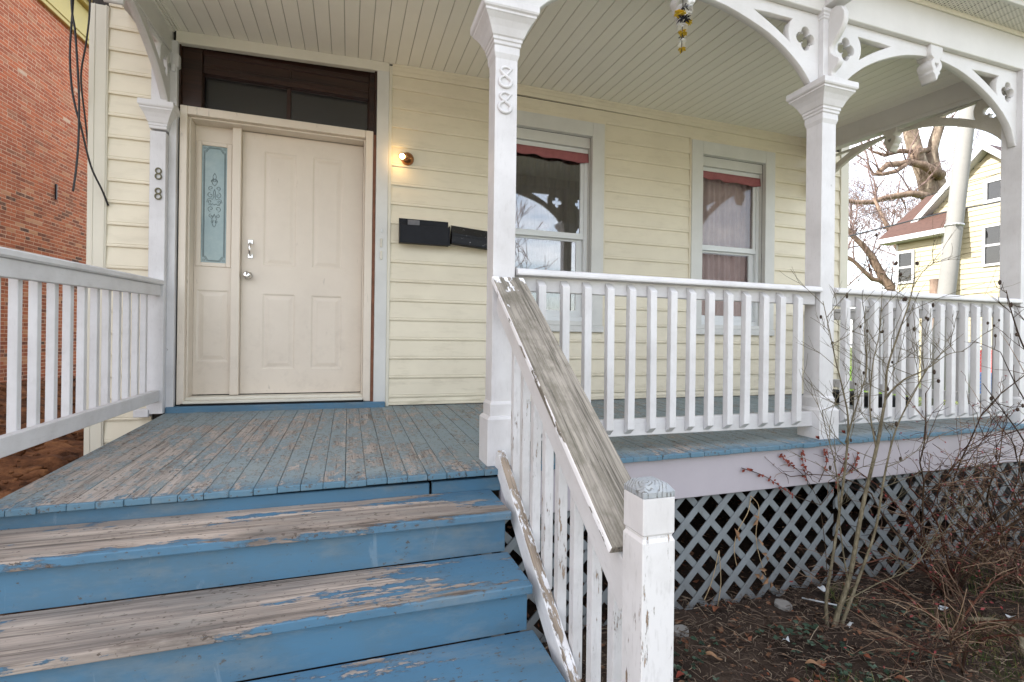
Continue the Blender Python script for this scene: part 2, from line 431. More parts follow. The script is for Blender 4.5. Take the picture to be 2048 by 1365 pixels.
M['drystalk'] = flat('dry_straw', lin(168, 146, 112), .8, .25, 30)
M['redleaf'] = flat('rust_red_leaf', lin(118, 48, 32), .7, .3, 60)
M['rosered'] = flat('dark_red_leaf', lin(112, 32, 32), .6, .3, 60)
M['orangeleaf'] = flat('orange_dry_leaf', lin(112, 66, 42), .8, .35, 40)
M['tanleaf'] = flat('tan_dry_leaf', lin(132, 100, 72), .8, .25, 40)
M['greenleaf'] = flat('ivy_leaf', lin(66, 90, 62), .5, .3, 40)
M['stone'] = flat('flat_grey_stone', (.20, .19, .175), .9, .2, 20, .4, 60)
M['litter'] = flat('white_litter', (.42, .44, .45), .6, .1, 20)
def _islands(name, stops, rough=.85):
    g = G(name)
    rnd = g.n('NewGeometry').outputs['Random Per Island']
    g.bsdf(g.ramp(rnd, stops), rough, None, Specular_IOR_Level=.2)
    return g.m
M['leaves'] = _islands('leaf_litter', [(0, lin(42, 32, 26)), (.35, lin(76, 55, 43)), (.6, lin(108, 80, 60)), (.8, lin(110, 62, 43)), (.93, lin(128, 100, 78)), (1, lin(164, 134, 106))])
M['twigs'] = _islands('dead_twigs', [(0, lin(44, 36, 31)), (.5, lin(82, 69, 60)), (.86, lin(104, 90, 76)), (1, lin(150, 135, 116))])
M['rosetwigs'] = _islands('rose_twigs', [(0, lin(44, 30, 25)), (.35, lin(76, 50, 40)), (.6, lin(92, 72, 58)), (1, lin(140, 118, 96))], .8)
M['grass'] = _islands('lawn_grass', [(0, lin(40, 56, 26)), (.5, lin(62, 80, 36)), (.75, lin(92, 96, 52)), (1, lin(128, 116, 78))])
M['ivy'] = _islands('ground_ivy', [(0, lin(26, 38, 30)), (.5, lin(44, 62, 46)), (1, lin(72, 88, 74))], .5)
def _ground():
    g = G('bare_soil')
    P = g.coords((1, 1, 1), rnd=False, kind='World')
    p = g.sep(P)
    n1 = g.noise(P, 4, 9, .7); n2 = g.noise(P, 28, 6, .7)
    soil = g.ramp(n1, [(.3, lin(34, 27, 23)), (.55, lin(60, 49, 41)), (.75, lin(86, 74, 64))])
    dirt = g.ramp(n1, [(.34, lin(50, 32, 22)), (.5, lin(100, 66, 44)), (.68, lin(142, 100, 68))])
    grass = g.ramp(n2, [(.35, lin(70, 84, 42)), (.6, lin(104, 112, 60)), (.8, lin(140, 130, 84))])
    f1 = g.maprange(g.math('ADD', p[0], g.math('MULTIPLY', n1, .6)), -1.0, -1.5, 0, 1)
    col = g.mix(f1, soil, dirt)
    f2 = g.math('MULTIPLY', g.maprange(g.math('ADD', p[1], g.math('MULTIPLY', n1, 1.2)), -2.1, -2.6, 0, 1), g.maprange(p[0], 2.3, 3.4, 0, .8))
    far = g.maprange(p[0], 5.5, 7.5, 0, 1)
    far2 = g.maprange(p[1], -3.6, -5.0, 0, 1)
    f2 = g.math('MAXIMUM', f2, g.math('MAXIMUM', far, far2))
    f2 = g.math('MULTIPLY', f2, g.math('SUBTRACT', 1, f1))
    col = g.mix(f2, col, grass)
    g.bsdf(col, .95, g.bump(g.math('ADD', n1, g.math('MULTIPLY', n2, .4)), .8, .03), Specular_IOR_Level=.15)
    return g.m
M['ground'] = _ground()
def _soffit():
    g = G('perforated_soffit_vinyl')
    P = g.coords((1, 1, 1), rnd=False, kind='World')
    s = g.sep(P)
    fx = g.math('FRACT', g.math('MULTIPLY', s[0], 38)); 
    sh = g.math('MULTIPLY', g.math('FLOOR', g.math('MULTIPLY', s[0], 38)), .5)
    fy = g.math('FRACT', g.math('ADD', g.math('MULTIPLY', s[1], 52), sh))
    dx = g.math('ABSOLUTE', g.math('SUBTRACT', fx, .5)); dy = g.math('ABSOLUTE', g.math('SUBTRACT', fy, .5))
    hole = g.math('MULTIPLY', g.math('LESS_THAN', dx, .13), g.math('LESS_THAN', dy, .26))
    col = g.mix(hole, (.62, .60, .55), (.04, .04, .04))
    g.bsdf(col, .5, g.bump(g.math('SUBTRACT', 1, hole), .5, .003))
    return g.m
M['soffit'] = _soffit()
def _emit():
    g = G('lit_bulb')
    e = g.n('Emission', Color=lin(255, 205, 130), Strength=26).outputs[0]
    g.final(e)
    return g.m
M['bulb'] = _emit()
M['jar'] = _glass('lamp_jar_glass', .95, .02)
M['wreath_white'] = flat('white_petals', (.75, .75, .74), .8, .1)
M['wreath_yellow'] = flat('yellow_petals', lin(206, 176, 50), .8, .2)
M['wreath_black'] = flat('black_petals', (.02, .02, .03), .7, .2)

# ------------------------------------------------------------------ mesh builder
WL_ = {}
def thing(name, label, cat, loc=(0, 0, 0), group=None, kind=None):
    o = bpy.data.objects.new(name, None)
    COL.objects.link(o)
    o.location = loc
    o.empty_display_size = .1
    o['label'] = label
    o['category'] = cat
    if group: o['group'] = group
    if kind: o['kind'] = kind
    WL_[o.name] = Vector(loc)
    return o
def tag(o, label, cat, group=None, kind=None):
    if label: o['label'] = label
    if cat: o['category'] = cat
    if group: o['group'] = group
    if kind: o['kind'] = kind
    return o

class MB:
    def __init__(s): s.v = []; s.f = []; s.sm = []
    def add(s, vs, fs, smooth=False):
        b = len(s.v)
        s.v += [tuple(x) for x in vs]
        for f in fs: s.f.append([b + i for i in f]); s.sm.append(smooth)
        return s
    def box(s, x0, x1, y0, y1, z0, z1):
        vs = [(x, y, z) for x in (x0, x1) for y in (y0, y1) for z in (z0, z1)]
        return s.add(vs, [(0, 1, 3, 2), (4, 6, 7, 5), (0, 4, 5, 1), (2, 3, 7, 6), (0, 2, 6, 4), (1, 5, 7, 3)])
    def hexa(s, vs):   # 8 points ordered as box()
        return s.add(vs, [(0, 1, 3, 2), (4, 6, 7, 5), (0, 4, 5, 1), (2, 3, 7, 6), (0, 2, 6, 4), (1, 5, 7, 3)])
    def prism(s, poly, fn0, fn1, cap=True):
        n = len(poly)
        vs = [fn0(p) for p in poly] + [fn1(p) for p in poly]
        fs = [(i, (i + 1) % n, n + (i + 1) % n, n + i) for i in range(n)]
        if cap: fs += [tuple(range(n))[::-1], tuple(range(n, 2 * n))]
        return s.add(vs, fs)
    def tube(s, pts, rr, n=6, smooth=True, cap=True):
        pts = [Vector(p) for p in pts]
        if not isinstance(rr, (list, tuple)): rr = [rr] * len(pts)
        rings = []
        ref = Vector((.31, .17, .93))
        for i, p in enumerate(pts):
            t = (pts[min(i + 1, len(pts) - 1)] - pts[max(i - 1, 0)])
            if t.length < 1e-9: t = Vector((0, 0, 1))
            t.normalize()
            a = t.cross(ref)
            if a.length < .05: a = t.cross(Vector((1, 0, 0)))
            a.normalize(); b = t.cross(a)
            rings.append([p + (a * math.cos(2 * math.pi * k / n) + b * math.sin(2 * math.pi * k / n)) * rr[i] for k in range(n)])
        vs = [q for r in rings for q in r]
        fs = []
        for i in range(len(pts) - 1):
            for k in range(n):
                fs.append((i * n + k, i * n + (k + 1) % n, (i + 1) * n + (k + 1) % n, (i + 1) * n + k))
        if cap and n > 2: fs += [tuple(range(n))[::-1], tuple(range((len(pts) - 1) * n, len(pts) * n))]
        return s.add(vs, fs, smooth)
    def lathe(s, prof, c, n=16, axis='z', smooth=True):
        vs = []; fs = []
        for r, h in prof:
            for k in range(n):
                a = 2 * math.pi * k / n
                p = (r * math.cos(a), r * math.sin(a), h)
                if axis == 'y': p = (p[0], p[2], p[1])
                vs.append((c[0] + p[0], c[1] + p[1], c[2] + p[2]))
        for i in range(len(prof) - 1):
            for k in range(n): fs.append((i * n + k, i * n + (k + 1) % n, (i + 1) * n + (k + 1) % n, (i + 1) * n + k))
        fs += [tuple(range(n))[::-1], tuple(range((len(prof) - 1) * n, len(prof) * n))]
        return s.add(vs, fs, smooth)
    def sqlathe(s, prof, cx, cy):   # profile of (half width, z)
        vs = []; fs = []
        for h, z in prof:
            vs += [(cx - h, cy - h, z), (cx + h, cy - h, z), (cx + h, cy + h, z), (cx - h, cy + h, z)]
        m = len(prof)
        for i in range(m - 1):
            for k in range(4): fs.append((i * 4 + k, i * 4 + (k + 1) % 4, (i + 1) * 4 + (k + 1) % 4, (i + 1) * 4 + k))
        fs += [(3, 2, 1, 0), tuple(range((m - 1) * 4, m * 4))]
        return s.add(vs, fs)
    def ball(s, c, r, n=8, m=6, sc=(1, 1, 1)):
        prof = [(r * math.sin(math.pi * i / m) + 1e-4, -r * math.cos(math.pi * i / m)) for i in range(m + 1)]
        b = len(s.v)
        s.lathe(prof, (0, 0, 0), n)
        for i in range(b, len(s.v)):
            x, y, z = s.v[i]
            s.v[i] = (c[0] + x * sc[0], c[1] + y * sc[1], c[2] + z * sc[2])
        return s
    def build(s, name, mat, parent=None, bevel=0, seg=1, mats=None, fix=True, origin=None):
        pw = Vector((0, 0, 0))
        if parent is not None: pw = WL_[parent.name]
        xs = [v[0] for v in s.v]; ys = [v[1] for v in s.v]; zs = [v[2] for v in s.v]
        c = Vector(origin) if origin else Vector(((min(xs) + max(xs)) / 2, (min(ys) + max(ys)) / 2, (min(zs) + max(zs)) / 2))
        me = bpy.data.meshes.new(name)
        me.from_pydata([(v[0] - c.x, v[1] - c.y, v[2] - c.z) for v in s.v], [], s.f)
        me.polygons.foreach_set('use_smooth', s.sm)
        if fix and len(s.f) < 40000:
            bm = bmesh.new(); bm.from_mesh(me)
            bmesh.ops.recalc_face_normals(bm, faces=bm.faces)
            bm.to_mesh(me); bm.free()
        me.materials.append(mat if not isinstance(mat, str) else M[mat])
        me.update()
        return place(me, name, parent, c, bevel, seg)
def place(me, name, parent, c, bevel=0, seg=1):
    o = bpy.data.objects.new(name, me)
    COL.objects.link(o)
    pw = WL_[parent.name] if parent is not None else Vector((0, 0, 0))
    o.parent = parent
    o.location = Vector(c) - pw
    WL_[o.name] = Vector(c)
    if bevel:
        b = o.modifiers.new('bevel', 'BEVEL')
        b.width = bevel; b.segments = seg; b.limit_method = 'ANGLE'; b.angle_limit = rad(40)
    return o
def again(o, dx, dy, dz, parent=None):
    """another object sharing o's mesh, moved"""
    d = o.copy()
    COL.objects.link(d)
    d.parent = parent if parent is not None else o.parent
    d.location = o.location + Vector((dx, dy, dz))
    WL_[d.name] = WL_[o.name] + Vector((dx, dy, dz))
    return d
def copy_thing(root, d, label):
    r = root.copy(); COL.objects.link(r); r.location = root.location + Vector(d); r['label'] = label
    WL_[r.name] = WL_[root.name] + Vector(d)
    for ch in list(root.children):
        c = ch.copy(); COL.objects.link(c); c.parent = r; WL_[c.name] = WL_[ch.name] + Vector(d)
        for gch in list(ch.children):
            e = gch.copy(); COL.objects.link(e); e.parent = c; WL_[e.name] = WL_[gch.name] + Vector(d)
    return r

def curve_fill(outer, holes, depth, bevel=.003):
    """filled 2D outline with holes, extruded: mesh in the XY plane, thickness along Z, centred"""
    cu = bpy.data.curves.new('tmp', 'CURVE')
    cu.dimensions = '2D'; cu.fill_mode = 'BOTH'
    cu.extrude = depth / 2 - bevel; cu.bevel_depth = bevel; cu.bevel_resolution = 0; cu.offset = -bevel * .5
    for poly in [outer] + holes:
        sp = cu.splines.new('POLY')
        sp.points.add(len(poly) - 1)
        for p, q in zip(sp.points, poly): p.co = (q[0], q[1], 0, 1)
        sp.use_cyclic_u = True
    o = bpy.data.objects.new('tmp', cu)
    COL.objects.link(o)
    dg = bpy.context.evaluated_depsgraph_get()
    me = bpy.data.meshes.new_from_object(o.evaluated_get(dg))
    bpy.data.objects.remove(o); bpy.data.curves.remove(cu)
    return me
def curve_mesh(outer, holes, depth, name, mat, parent, org, xd, yd, bevel=.003):
    """curve_fill placed with its x along xd, y along yd, from point org"""
    me = curve_fill(outer, holes, depth, bevel)
    xd = Vector(xd); yd = Vector(yd); zd = xd.cross(yd)
    T = Matrix((xd, yd, zd)).transposed().to_4x4()
    T.translation = Vector(org)
    me.transform(T)
    vs = [v.co for v in me.vertices]
    c = Vector([(min(v[i] for v in vs) + max(v[i] for v in vs)) / 2 for i in range(3)])
    me.transform(Matrix.Translation(-c))
    me.name = name
    me.materials.clear(); me.materials.append(M[mat])
    return place(me, name, parent, c)
def arc(cx, cy, r, a0, a1, n):
    return [(cx + r * math.cos(a0 + (a1 - a0) * i / n), cy + r * math.sin(a0 + (a1 - a0) * i / n)) for i in range(n + 1)]
def interp(x, pts):
    if x <= pts[0][0]: return pts[0][1]
    for (a, b), (c, d) in zip(pts, pts[1:]):
        if x <= c: return b + (d - b) * (x - a) / (c - a)
    return pts[-1][1]
def rnd(a, b): return random.uniform(a, b)

def fz(x, y): return (y / -1.97) * (-.067 + .0115 * x)           # the deck falls towards the front
def cz(x, y): return interp(x, [(-1.3, 2.775), (.3, 2.818), (1.4, 2.842), (4.9, 2.82)]) + .053 * y

# ------------------------------------------------------------------ ground
def gz(x, y):
    z = -.935 + .022 * math.sin(2.1 * x + 1.3 * y) + .018 * math.sin(4.7 * x - 3.1 * y + 1)
    if x < -1.2:
        f = min(1, (-1.2 - x) / 4.1)
        up = max(0, min(1, (y + 2.5) / 3.5))
        z += (.56 * f + .10) * up * (min(1, (-1.2 - x) / .5))
    return z
def make_ground():
    xs = [-400, -150, -60, -25, -14, -9] + [-7 + .07 * i for i in range(int(13 / .07) + 1)] + [6.6, 7.5, 9, 12, 17, 25, 40, 80, 200, 500]
    ys = [-400, -150, -60, -25, -12, -8, -5.5] + [-4.3 + .07 * i for i in range(int(12 / .07) + 1)] + [8.3, 9, 10.5, 13, 17, 25, 40, 80, 200, 500]
    from mathutils import noise as nz
    vs = []
    for y in ys:
        for x in xs:
            z = gz(x, y)
            if -7.2 < x < 6.2 and -4.4 < y < 7.8:
                k = .055 if x < -1.4 else .022
                f = 5.5 if x < -1.4 else 7
                z += k * nz.fractal(Vector((x * f, y * f, 0)), .8, 2.1, 4)
                if x < -1.4: z += .05 * nz.noise(Vector((x * 2.2, y * 2.2, 5)))
            vs.append((x, y, z))
    n = len(xs)
    fs = [(j * n + i, j * n + i + 1, (j + 1) * n + i + 1, (j + 1) * n + i) for j in range(len(ys) - 1) for i in range(n - 1)]
    m = MB(); m.add(vs, fs, True)
    o = m.build('ground', 'ground', fix=False, origin=(0, 0, -.93))
    o['kind'] = 'structure'
make_ground()

def flat_sheet(name, x0, x1, y0, y1, z, th, mat):
    o = MB().box(x0, x1, y0, y1, z - th, z).build(name, mat); o['kind'] = 'structure'
M['concrete'] = flat('bounce_concrete', (.47, .45, .41), .85, .15, 1.5, .3, 40)  # unseen street ground, added to bounce sunlight up under the porch
M['street'] = flat('bounce_street_concrete', (.38, .37, .35), .85, .15, 1.2, .3, 40)  # kept pale so that it throws more sunlight back
flat_sheet('bounce_pavement', -60, 60, -8.4, -6.3, -.80, .4, 'concrete')
flat_sheet('bounce_kerb', -60, 60, -8.6, -8.42, -.79, .4, 'concrete')
flat_sheet('bounce_road', -60, 60, -17.5, -8.62, -.90, .4, 'street')
flat_sheet('path', -1.3, .66, -6.28, -3.3, -.86, .3, 'concrete')  # unseen too, part of the added bounce ground

# ------------------------------------------------------------------ the house
house = thing('house', 'cream vinyl sided house behind the porch with brown transom over an almond door', 'house', (1.8, 0, -.93))
PITCH = .1595
def siding_profile(p):
    return [(-.0165, 0), (-.0185, .006), (-.0185, .014), (-.0155, .0165), (-.0155, .021), (-.0175, .0235), (-.0165, .034), (-.0045, p + .004)]
def siding_run(x0, x1, z0, p):
    m = MB(); pr = siding_profile(p)
    vs = [(x, y + rnd(-.0004, .0004), z0 + z) for x in (x0, x1) for y, z in pr] + [(x0, .004, z0), (x0, .004, z0 + p), (x1, .004, z0), (x1, .004, z0 + p)]
    n = len(pr)
    fs = [(i, i + 1, n + i + 1, n + i) for i in range(n - 1)] + [(0, n, 2 * n + 2, 2 * n)]
    fs += [tuple([2 * n] + list(range(n)) + [2 * n + 1]), tuple([2 * n + 2] + list(range(n, 2 * n)) + [2 * n + 3])]
    m.add(vs, fs)
    return m.build('siding_board', 'siding', house)
def cut(x0, x1, holes):
    iv = [(x0, x1)]
    for a, b in holes:
        nv = []
        for p, q in iv:
            if b <= p or a >= q: nv.append((p, q)); continue
            if a > p: nv.append((p, a))
            if b < q: nv.append((b, q))
        iv = nv
    return [(p, q) for p, q in iv if q - p > .02]
W1, W2 = (1.21, 2.275), (3.265, 4.33)
for k in range(-1, 17):
    z0 = .069 + PITCH * k
    hs = []
    if z0 + PITCH > .66 and z0 < 2.60: hs = [W1, W2]
    if k == -1: z0 = .006 - .0905
    if k in (3, ) :
        for a, b in (W1, W2): siding_run(a - .003, b + .003, z0, .641 - z0)
    for a, b in cut(.308, 5.29, hs):
        if k == -1: 
            siding_run(a, b, .006, .062)
        else: siding_run(a, b, z0, PITCH if z0 + PITCH < 2.75 else 2.74 - z0)
for k in range(-13, 16):
    z0 = 1.025 + .1535 * k
    siding_run(-1.625, -1.34, z0, .1535)
for k in range(0, 8):      # above the porch, past its right end
    siding_run(4.95, 5.29, 2.79 + PITCH * k, PITCH)
MB().box(-1.735, -1.622, -.026, .05, -1.1, 2.86).build('corner_board', 'cornerboard', house, .004)
MB().box(-1.706, -1.70, -.030, -.025, -1.1, 2.86).box(-1.64, -1.632, -.031, -.025, -1.1, 2.86).build('corner_bead', 'cornerboard', house)
MB().box(5.285, 5.41, -.026, .05, -1.0, 4.1).build('corner_board', 'cornerboard', house, .004)
MB().box(.292, .318, -.024, .002, 0, 2.80).build('j_channel', 'cornerboard', house, .003)
for a, b in (W1, W2):
    m = MB()
    m.box(a - .018, a + .002, -.021, .003, .64, 2.62); m.box(b - .002, b + .018, -.021, .003, .64, 2.62); m.box(a - .018, b + .018, -.022, .003, 2.605, 2.625)
    m.build('j_channel', 'siding', house, .002)
# crown strip where wall meets ceiling
m = MB()
N = 20
for i in range(N):
    xa, xb = .318 + (4.86 - .318) * i / N, .318 + (4.86 - .318) * (i + 1) / N
    for y0, h0, h1 in ((-.030, .020, .001), (-.024, .052, .020), (-.019, .088, .052)):
        m.hexa([(x, y, cz(x, 0) - h) for x in (xa, xb) for y in (y0, .002) for h in (h0, h1)])
m.build('crown_strip', 'siding', house)
# the walls behind the siding, as solid pieces round the openings
def wall(x0, x1, z0, z1, y0=.006, y1=.16): return MB().box(x0, x1, y0, y1, z0, z1).build('wall', 'room', house)
wall(-1.73, -1.21, -1.1, 4.2); wall(.196, 1.327, -1.1, 4.2); wall(2.158, 3.392, -1.1, 4.2); wall(4.213, 5.40, -1.1, 4.2)
wall(1.327, 2.158, -1.1, .69); wall(1.327, 2.158, 2.49, 4.2); wall(3.392, 4.213, -1.1, .69); wall(3.392, 4.213, 2.49, 4.2)
wall(-1.21, .19, -1.1, -.002); wall(-1.21, .19, 2.78, 4.2)
MB().box(-1.73, -1.6, .16, 9, -1.1, 4.2).build('side_wall', 'siding', house)
MB().box(5.28, 5.40, .16, 9, -1.1, 4.2).build('side_wall', 'siding', house)
MB().box(-1.6, 5.28, 8.9, 9, -1.1, 4.2).build('back_wall', 'siding', house)
MB().box(-1.6, 5.28, .16, 8.9, -.2, -.1).build('indoor_floor', 'room', house)
MB().box(-1.6, 5.28, .16, 8.9, 2.85, 2.95).build('indoor_ceiling', 'room', house)
MB().box(.0, .1, .6, 8.9, -.1, 2.85).build('partition', 'room', house)
# upper roof, out of view; its height is set for the shadow it casts
m = MB()
m.add([(-2.1, -.4, 4.1), (5.8, -.4, 4.1), (5.8, 4.5, 6.3), (-2.1, 4.5, 6.3), (-2.1, 9.4, 4.1), (5.8, 9.4, 4.1)], [(0, 1, 2, 3), (3, 2, 5, 4), (0, 3, 4), (1, 5, 2)])
m.build('roof', 'darkshingle', house)

# --- windows
def window(cx0, cx1, dark):
    x0, x1 = cx0 + .135, cx1 - .125          # clear opening between the casings
    wf = MB()
    wf.box(cx0, x0, -.032, .02, .70, 2.606); wf.box(x1, cx1, -.032, .02, .70, 2.606); wf.box(x0, x1, -.031, .02, 2.476, 2.606)
    win = wf.build('window', 'casing', house, .003)
    MB().box(cx0 - .01, cx1 + .01, -.040, .02, .640, .700).build('window_sill', 'casing', win, .004)
    m = MB(); m.box(x0 + .001, x0 + .006, .02, .16, .742, 2.38); m.box(x1 - .006, x1 - .001, .02, .16, .742, 2.38)
    m.box(x0, x1, -.02, .13, .702, .742); m.box(x0, x1, .021, .13, 2.38, 2.475)
    m.build('jamb', 'casing', win, .002)
    m = MB()     # outer frame
    m.box(x0, x0 + .04, .055, .12, .742, 2.38); m.box(x1 - .04, x1, .055, .12, .742, 2.38); m.box(x0 + .04, x1 - .04, .052, .12, 2.335, 2.38); m.box(x0 + .04, x1 - .04, .056, .12, .742, .785)
    m.build('frame', 'vinyl', win, .003)
    up = MB()
    a, b = x0 + .04, x1 - .04
    up.box(a, a + .035, .065, .09, 1.56, 2.335); up.box(b - .035, b, .065, .09, 1.56, 2.335); up.box(a, b, .060, .09, 1.52, 1.575); up.box(a + .035, b - .035, .066, .09, 2.30, 2.335)
    us = up.build('upper_sash', 'vinyl', win, .003)
    MB().box(a + .033, b - .033, .076, .080, 1.573, 2.302).build('pane', 'glass' if dark else 'glass_clear', win)
    lo = MB()
    lo.box(a, a + .045, .092, .115, .785, 1.525); lo.box(b - .06, b, .092, .115, .785, 1.525); lo.box(a, b, .091, .115, .785, .845); lo.box(a, b, .093, .115, 1.50, 1.54)
    lo.build('lower_sash', 'vinyl', win, .003)
    MB().box(a + .043, b - .058, .101, .105, .843, 1.502).build('pane', 'glass' if dark else 'glass_clear', win)
    # valance of the roller shade
    vs = []; fs = []
    n = 40
    for i in range(n + 1):
        t = i / n
        x = x0 + .012 + (x1 - x0 - .02) * t
        zt = 2.333
        zb = 2.268 - .014 * abs(math.sin(t * 9 + .5)) - .02 * t
        for k in range(4):
            s = k / 3
            vs.append((x, .048 - .012 * s * math.sin(t * 26) - .006, zt + (zb - zt) * s))
    for i in range(n):
        for k in range(3): fs.append((i * 4 + k, (i + 1) * 4 + k, (i + 1) * 4 + k + 1, i * 4 + k + 1))
    m = MB(); m.add(vs, fs, True); v = m.build('valance', 'valance', win)
    s = v.modifiers.new('s', 'SOLIDIFY'); s.thickness = .003
    # curtain inside
    vs = []; fs = []
    n = 90
    for i in range(n + 1):
        x = x0 - .05 + (x1 - x0 + .1) * i / n
        y = .150 + .012 * math.sin(i * .9) + .008 * math.sin(i * .37)
        vs += [(x, y, .6), (x, y + .01, 2.5)]
    for i in range(n): fs.append((2 * i, 2 * i + 2, 2 * i + 3, 2 * i + 1))
    m = MB(); m.add(vs, fs, True); m.build('curtain', 'curtain_dark' if dark else 'curtain', win)
window(*W1, True)
window(*W2, False)

# --- door, sidelight, transom
MB().box(.197, .292, -.028, .02, .03, 2.79).build('door_casing', 'casing', house, .003)
m = MB()
m.hexa([(x, y, z) for x, zz in ((-1.215, (2.688, 2.775)), (.2915, (2.742, 2.817))) for y in (-.030, .02) for z in zz])
m.build('header_trim', 'trim', house, .003)
m = MB()   # brown surround of the transom
m.box(-1.21, -1.06, .03, .16, 2.225, 2.78); m.box(.135, .196, .03, .16, 2.225, 2.78)
m.box(-1.06, .135, .05, .16, 2.53, 2.78); m.box(-1.06, .135, .04, .07, 2.66, 2.70); m.box(-1.06, .135, .045, .07, 2.565, 2.59); m.box(-.47, -.45, .04, .06, 2.59, 2.66)
m.box(-1.21, -1.19, -.005, .03, 2.22, 2.70); m.box(.178, .196, -.01, .03, 2.22, 2.745)
tr = m.build('transom_window', 'brown', house, .004)
MB().box(-1.075, -1.06, .085, .12, 2.255, 2.535).box(.127, .14, .085, .12, 2.255, 2.535).box(-1.075, .14, .085, .12, 2.525, 2.545).box(-.488, -.458, .08, .12, 2.255, 2.53).build('sash_bar', 'brown', tr, .003)
MB().box(-1.06, -.486, .105, .109, 2.23, 2.528).build('pane', 'glass_dim', tr)
MB().box(-.46, .13, .105, .109, 2.23, 2.528).build('pane', 'glass_dim', tr)
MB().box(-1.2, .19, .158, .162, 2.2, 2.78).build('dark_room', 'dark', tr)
m = MB()   # jamb of the door unit
m.box(-1.19, -1.143, -.012, .20, .052, 2.245); m.box(.112, .172, -.012, .20, .045, 2.245); m.box(-1.143, .112, -.011, .20, 2.185, 2.245)
m.box(-1.143, -1.13, .03, .15, .10, 2.185); m.box(.10, .112, .03, .15, .10, 2.185); m.box(-1.13, .10, .03, .15, 2.172, 2.185)
m.box(-.868, -.808, .095, .2, .105, 2.172)
m.build('door_frame', 'door', house, .004, 2)
MB().box(.1725, .1965, -.004, .03, .03, 2.245).build('exposed_stud', 'rawwood', house)
MB().box(-1.143, .112, -.04, .16, .058, .078).box(-1.143, .112, .02, .16, .078, .100).build('threshold', 'trim', house, .003)
MB().box(-1.16, .12, -.034, .1, .045, .058).build('threshold_gap', 'dark', house)
MB().box(-1.244, .288, -.062, .02, -.012, .042).build('door_sill_board', 'blue', house, .005)
def panel_ring(m, x0, x1, z0, z1, y, d=.006, wd=.035):
    # moulded panel: a shallow groove round a raised field, joined to the slab face
    o = [(x0, z0), (x1, z0), (x1, z1), (x0, z1)]
    def ins(k): return [(x0 + k, z0 + k), (x1 - k, z0 + k), (x1 - k, z1 - k), (x0 + k, z1 - k)]
    levels = [(o, y), (ins(.012), y + d), (ins(.022), y + d), (ins(wd + .012), y + .001)]
    vs = [(x, yy, z) for pl, yy in levels for x, z in pl]
    fs = [(i * 4 + k, i * 4 + (k + 1) % 4, (i + 1) * 4 + (k + 1) % 4, (i + 1) * 4 + k) for i in range(3) for k in range(4)] + [(12, 13, 14, 15)]
    m.add(vs, fs)
def slab(m, x0, x1, z0, z1, y0, y1, holes):
    xs = sorted({x0, x1, *[h[0] for h in holes], *[h[1] for h in holes]}); zs = sorted({z0, z1, *[h[2] for h in holes], *[h[3] for h in holes]})
    for a, b in zip(xs, xs[1:]):
        for c, d in zip(zs, zs[1:]):
            cxm, czm = (a + b) / 2, (c + d) / 2
            if any(h[0] < cxm < h[1] and h[2] < czm < h[3] for h in holes): continue
            m.add([(a, y0, c), (b, y0, c), (b, y0, d), (a, y0, d)], [(0, 1, 2, 3)])
    m.add([(x, y, z) for y in (y0, y1) for x, z in ((x0, z0), (x1, z0), (x1, z1), (x0, z1))], [(4, 5, 6, 7), (0, 4, 7, 3), (1, 2, 6, 5), (0, 1, 5, 4), (3, 7, 6, 2)])
hs = [(-.652, -.415, 1.125, 2.03), (-.292, -.058, 1.125, 2.03), (-.652, -.415, .30, .90), (-.292, -.058, .30, .90)]
m = MB(); slab(m, -.806, .099, .108, 2.168, .15, .19, hs)
for h in hs: panel_ring(m, *h, .15)
door = m.build('door', 'door', house, fix=False)
door['label'] = 'almond six panel style door with scuff marks'
m = MB(); m.tube([(-.742, .135, 1.195), (-.742, .105, 1.205), (-.742, .098, 1.245), (-.742, .105, 1.285), (-.742, .135, 1.295)], [.008, .007, .010, .007, .008], 8)
m.box(-.758, -.726, .138, .149, 1.175, 1.205); m.box(-.758, -.726, .138, .149, 1.287, 1.317)
m.build('pull_handle', 'chrome', door)
MB().lathe([(.030, .149), (.031, .143), (.013, .138), (.012, .115), (.024, .108), (.029, .095), (.027, .082), (.018, .076), (.0, .075)], (-.757, 0, 1.037), 18, 'y').build('door_knob', 'chrome', door)
m = MB()
sh = (-1.088, -.909, 1.12, 2.026); lp = (-1.108, -.893, .36, .913)
slab(m, -1.13, -.868, .108, 2.172, .15, .19, [sh, lp]); panel_ring(m, *lp, .15)
sl = m.build('sidelight', 'door', house, fix=False)
m = MB()
for a, b, c, d in ((-1.118, -1.084, 1.092, 2.054), (-.913, -.877, 1.092, 2.054)): m.box(a, b, .141, .152, c, d)
m.box(-1.084, -.913, .1412, .152, 2.022, 2.054); m.box(-1.084, -.913, .1412, .152, 1.092, 1.124)
m.build('glazing_frame', 'door', sl, .004)
MB().box(-1.086, -.911, .153, .158, 1.122, 2.024).build('frosted_pane', 'frost', sl)
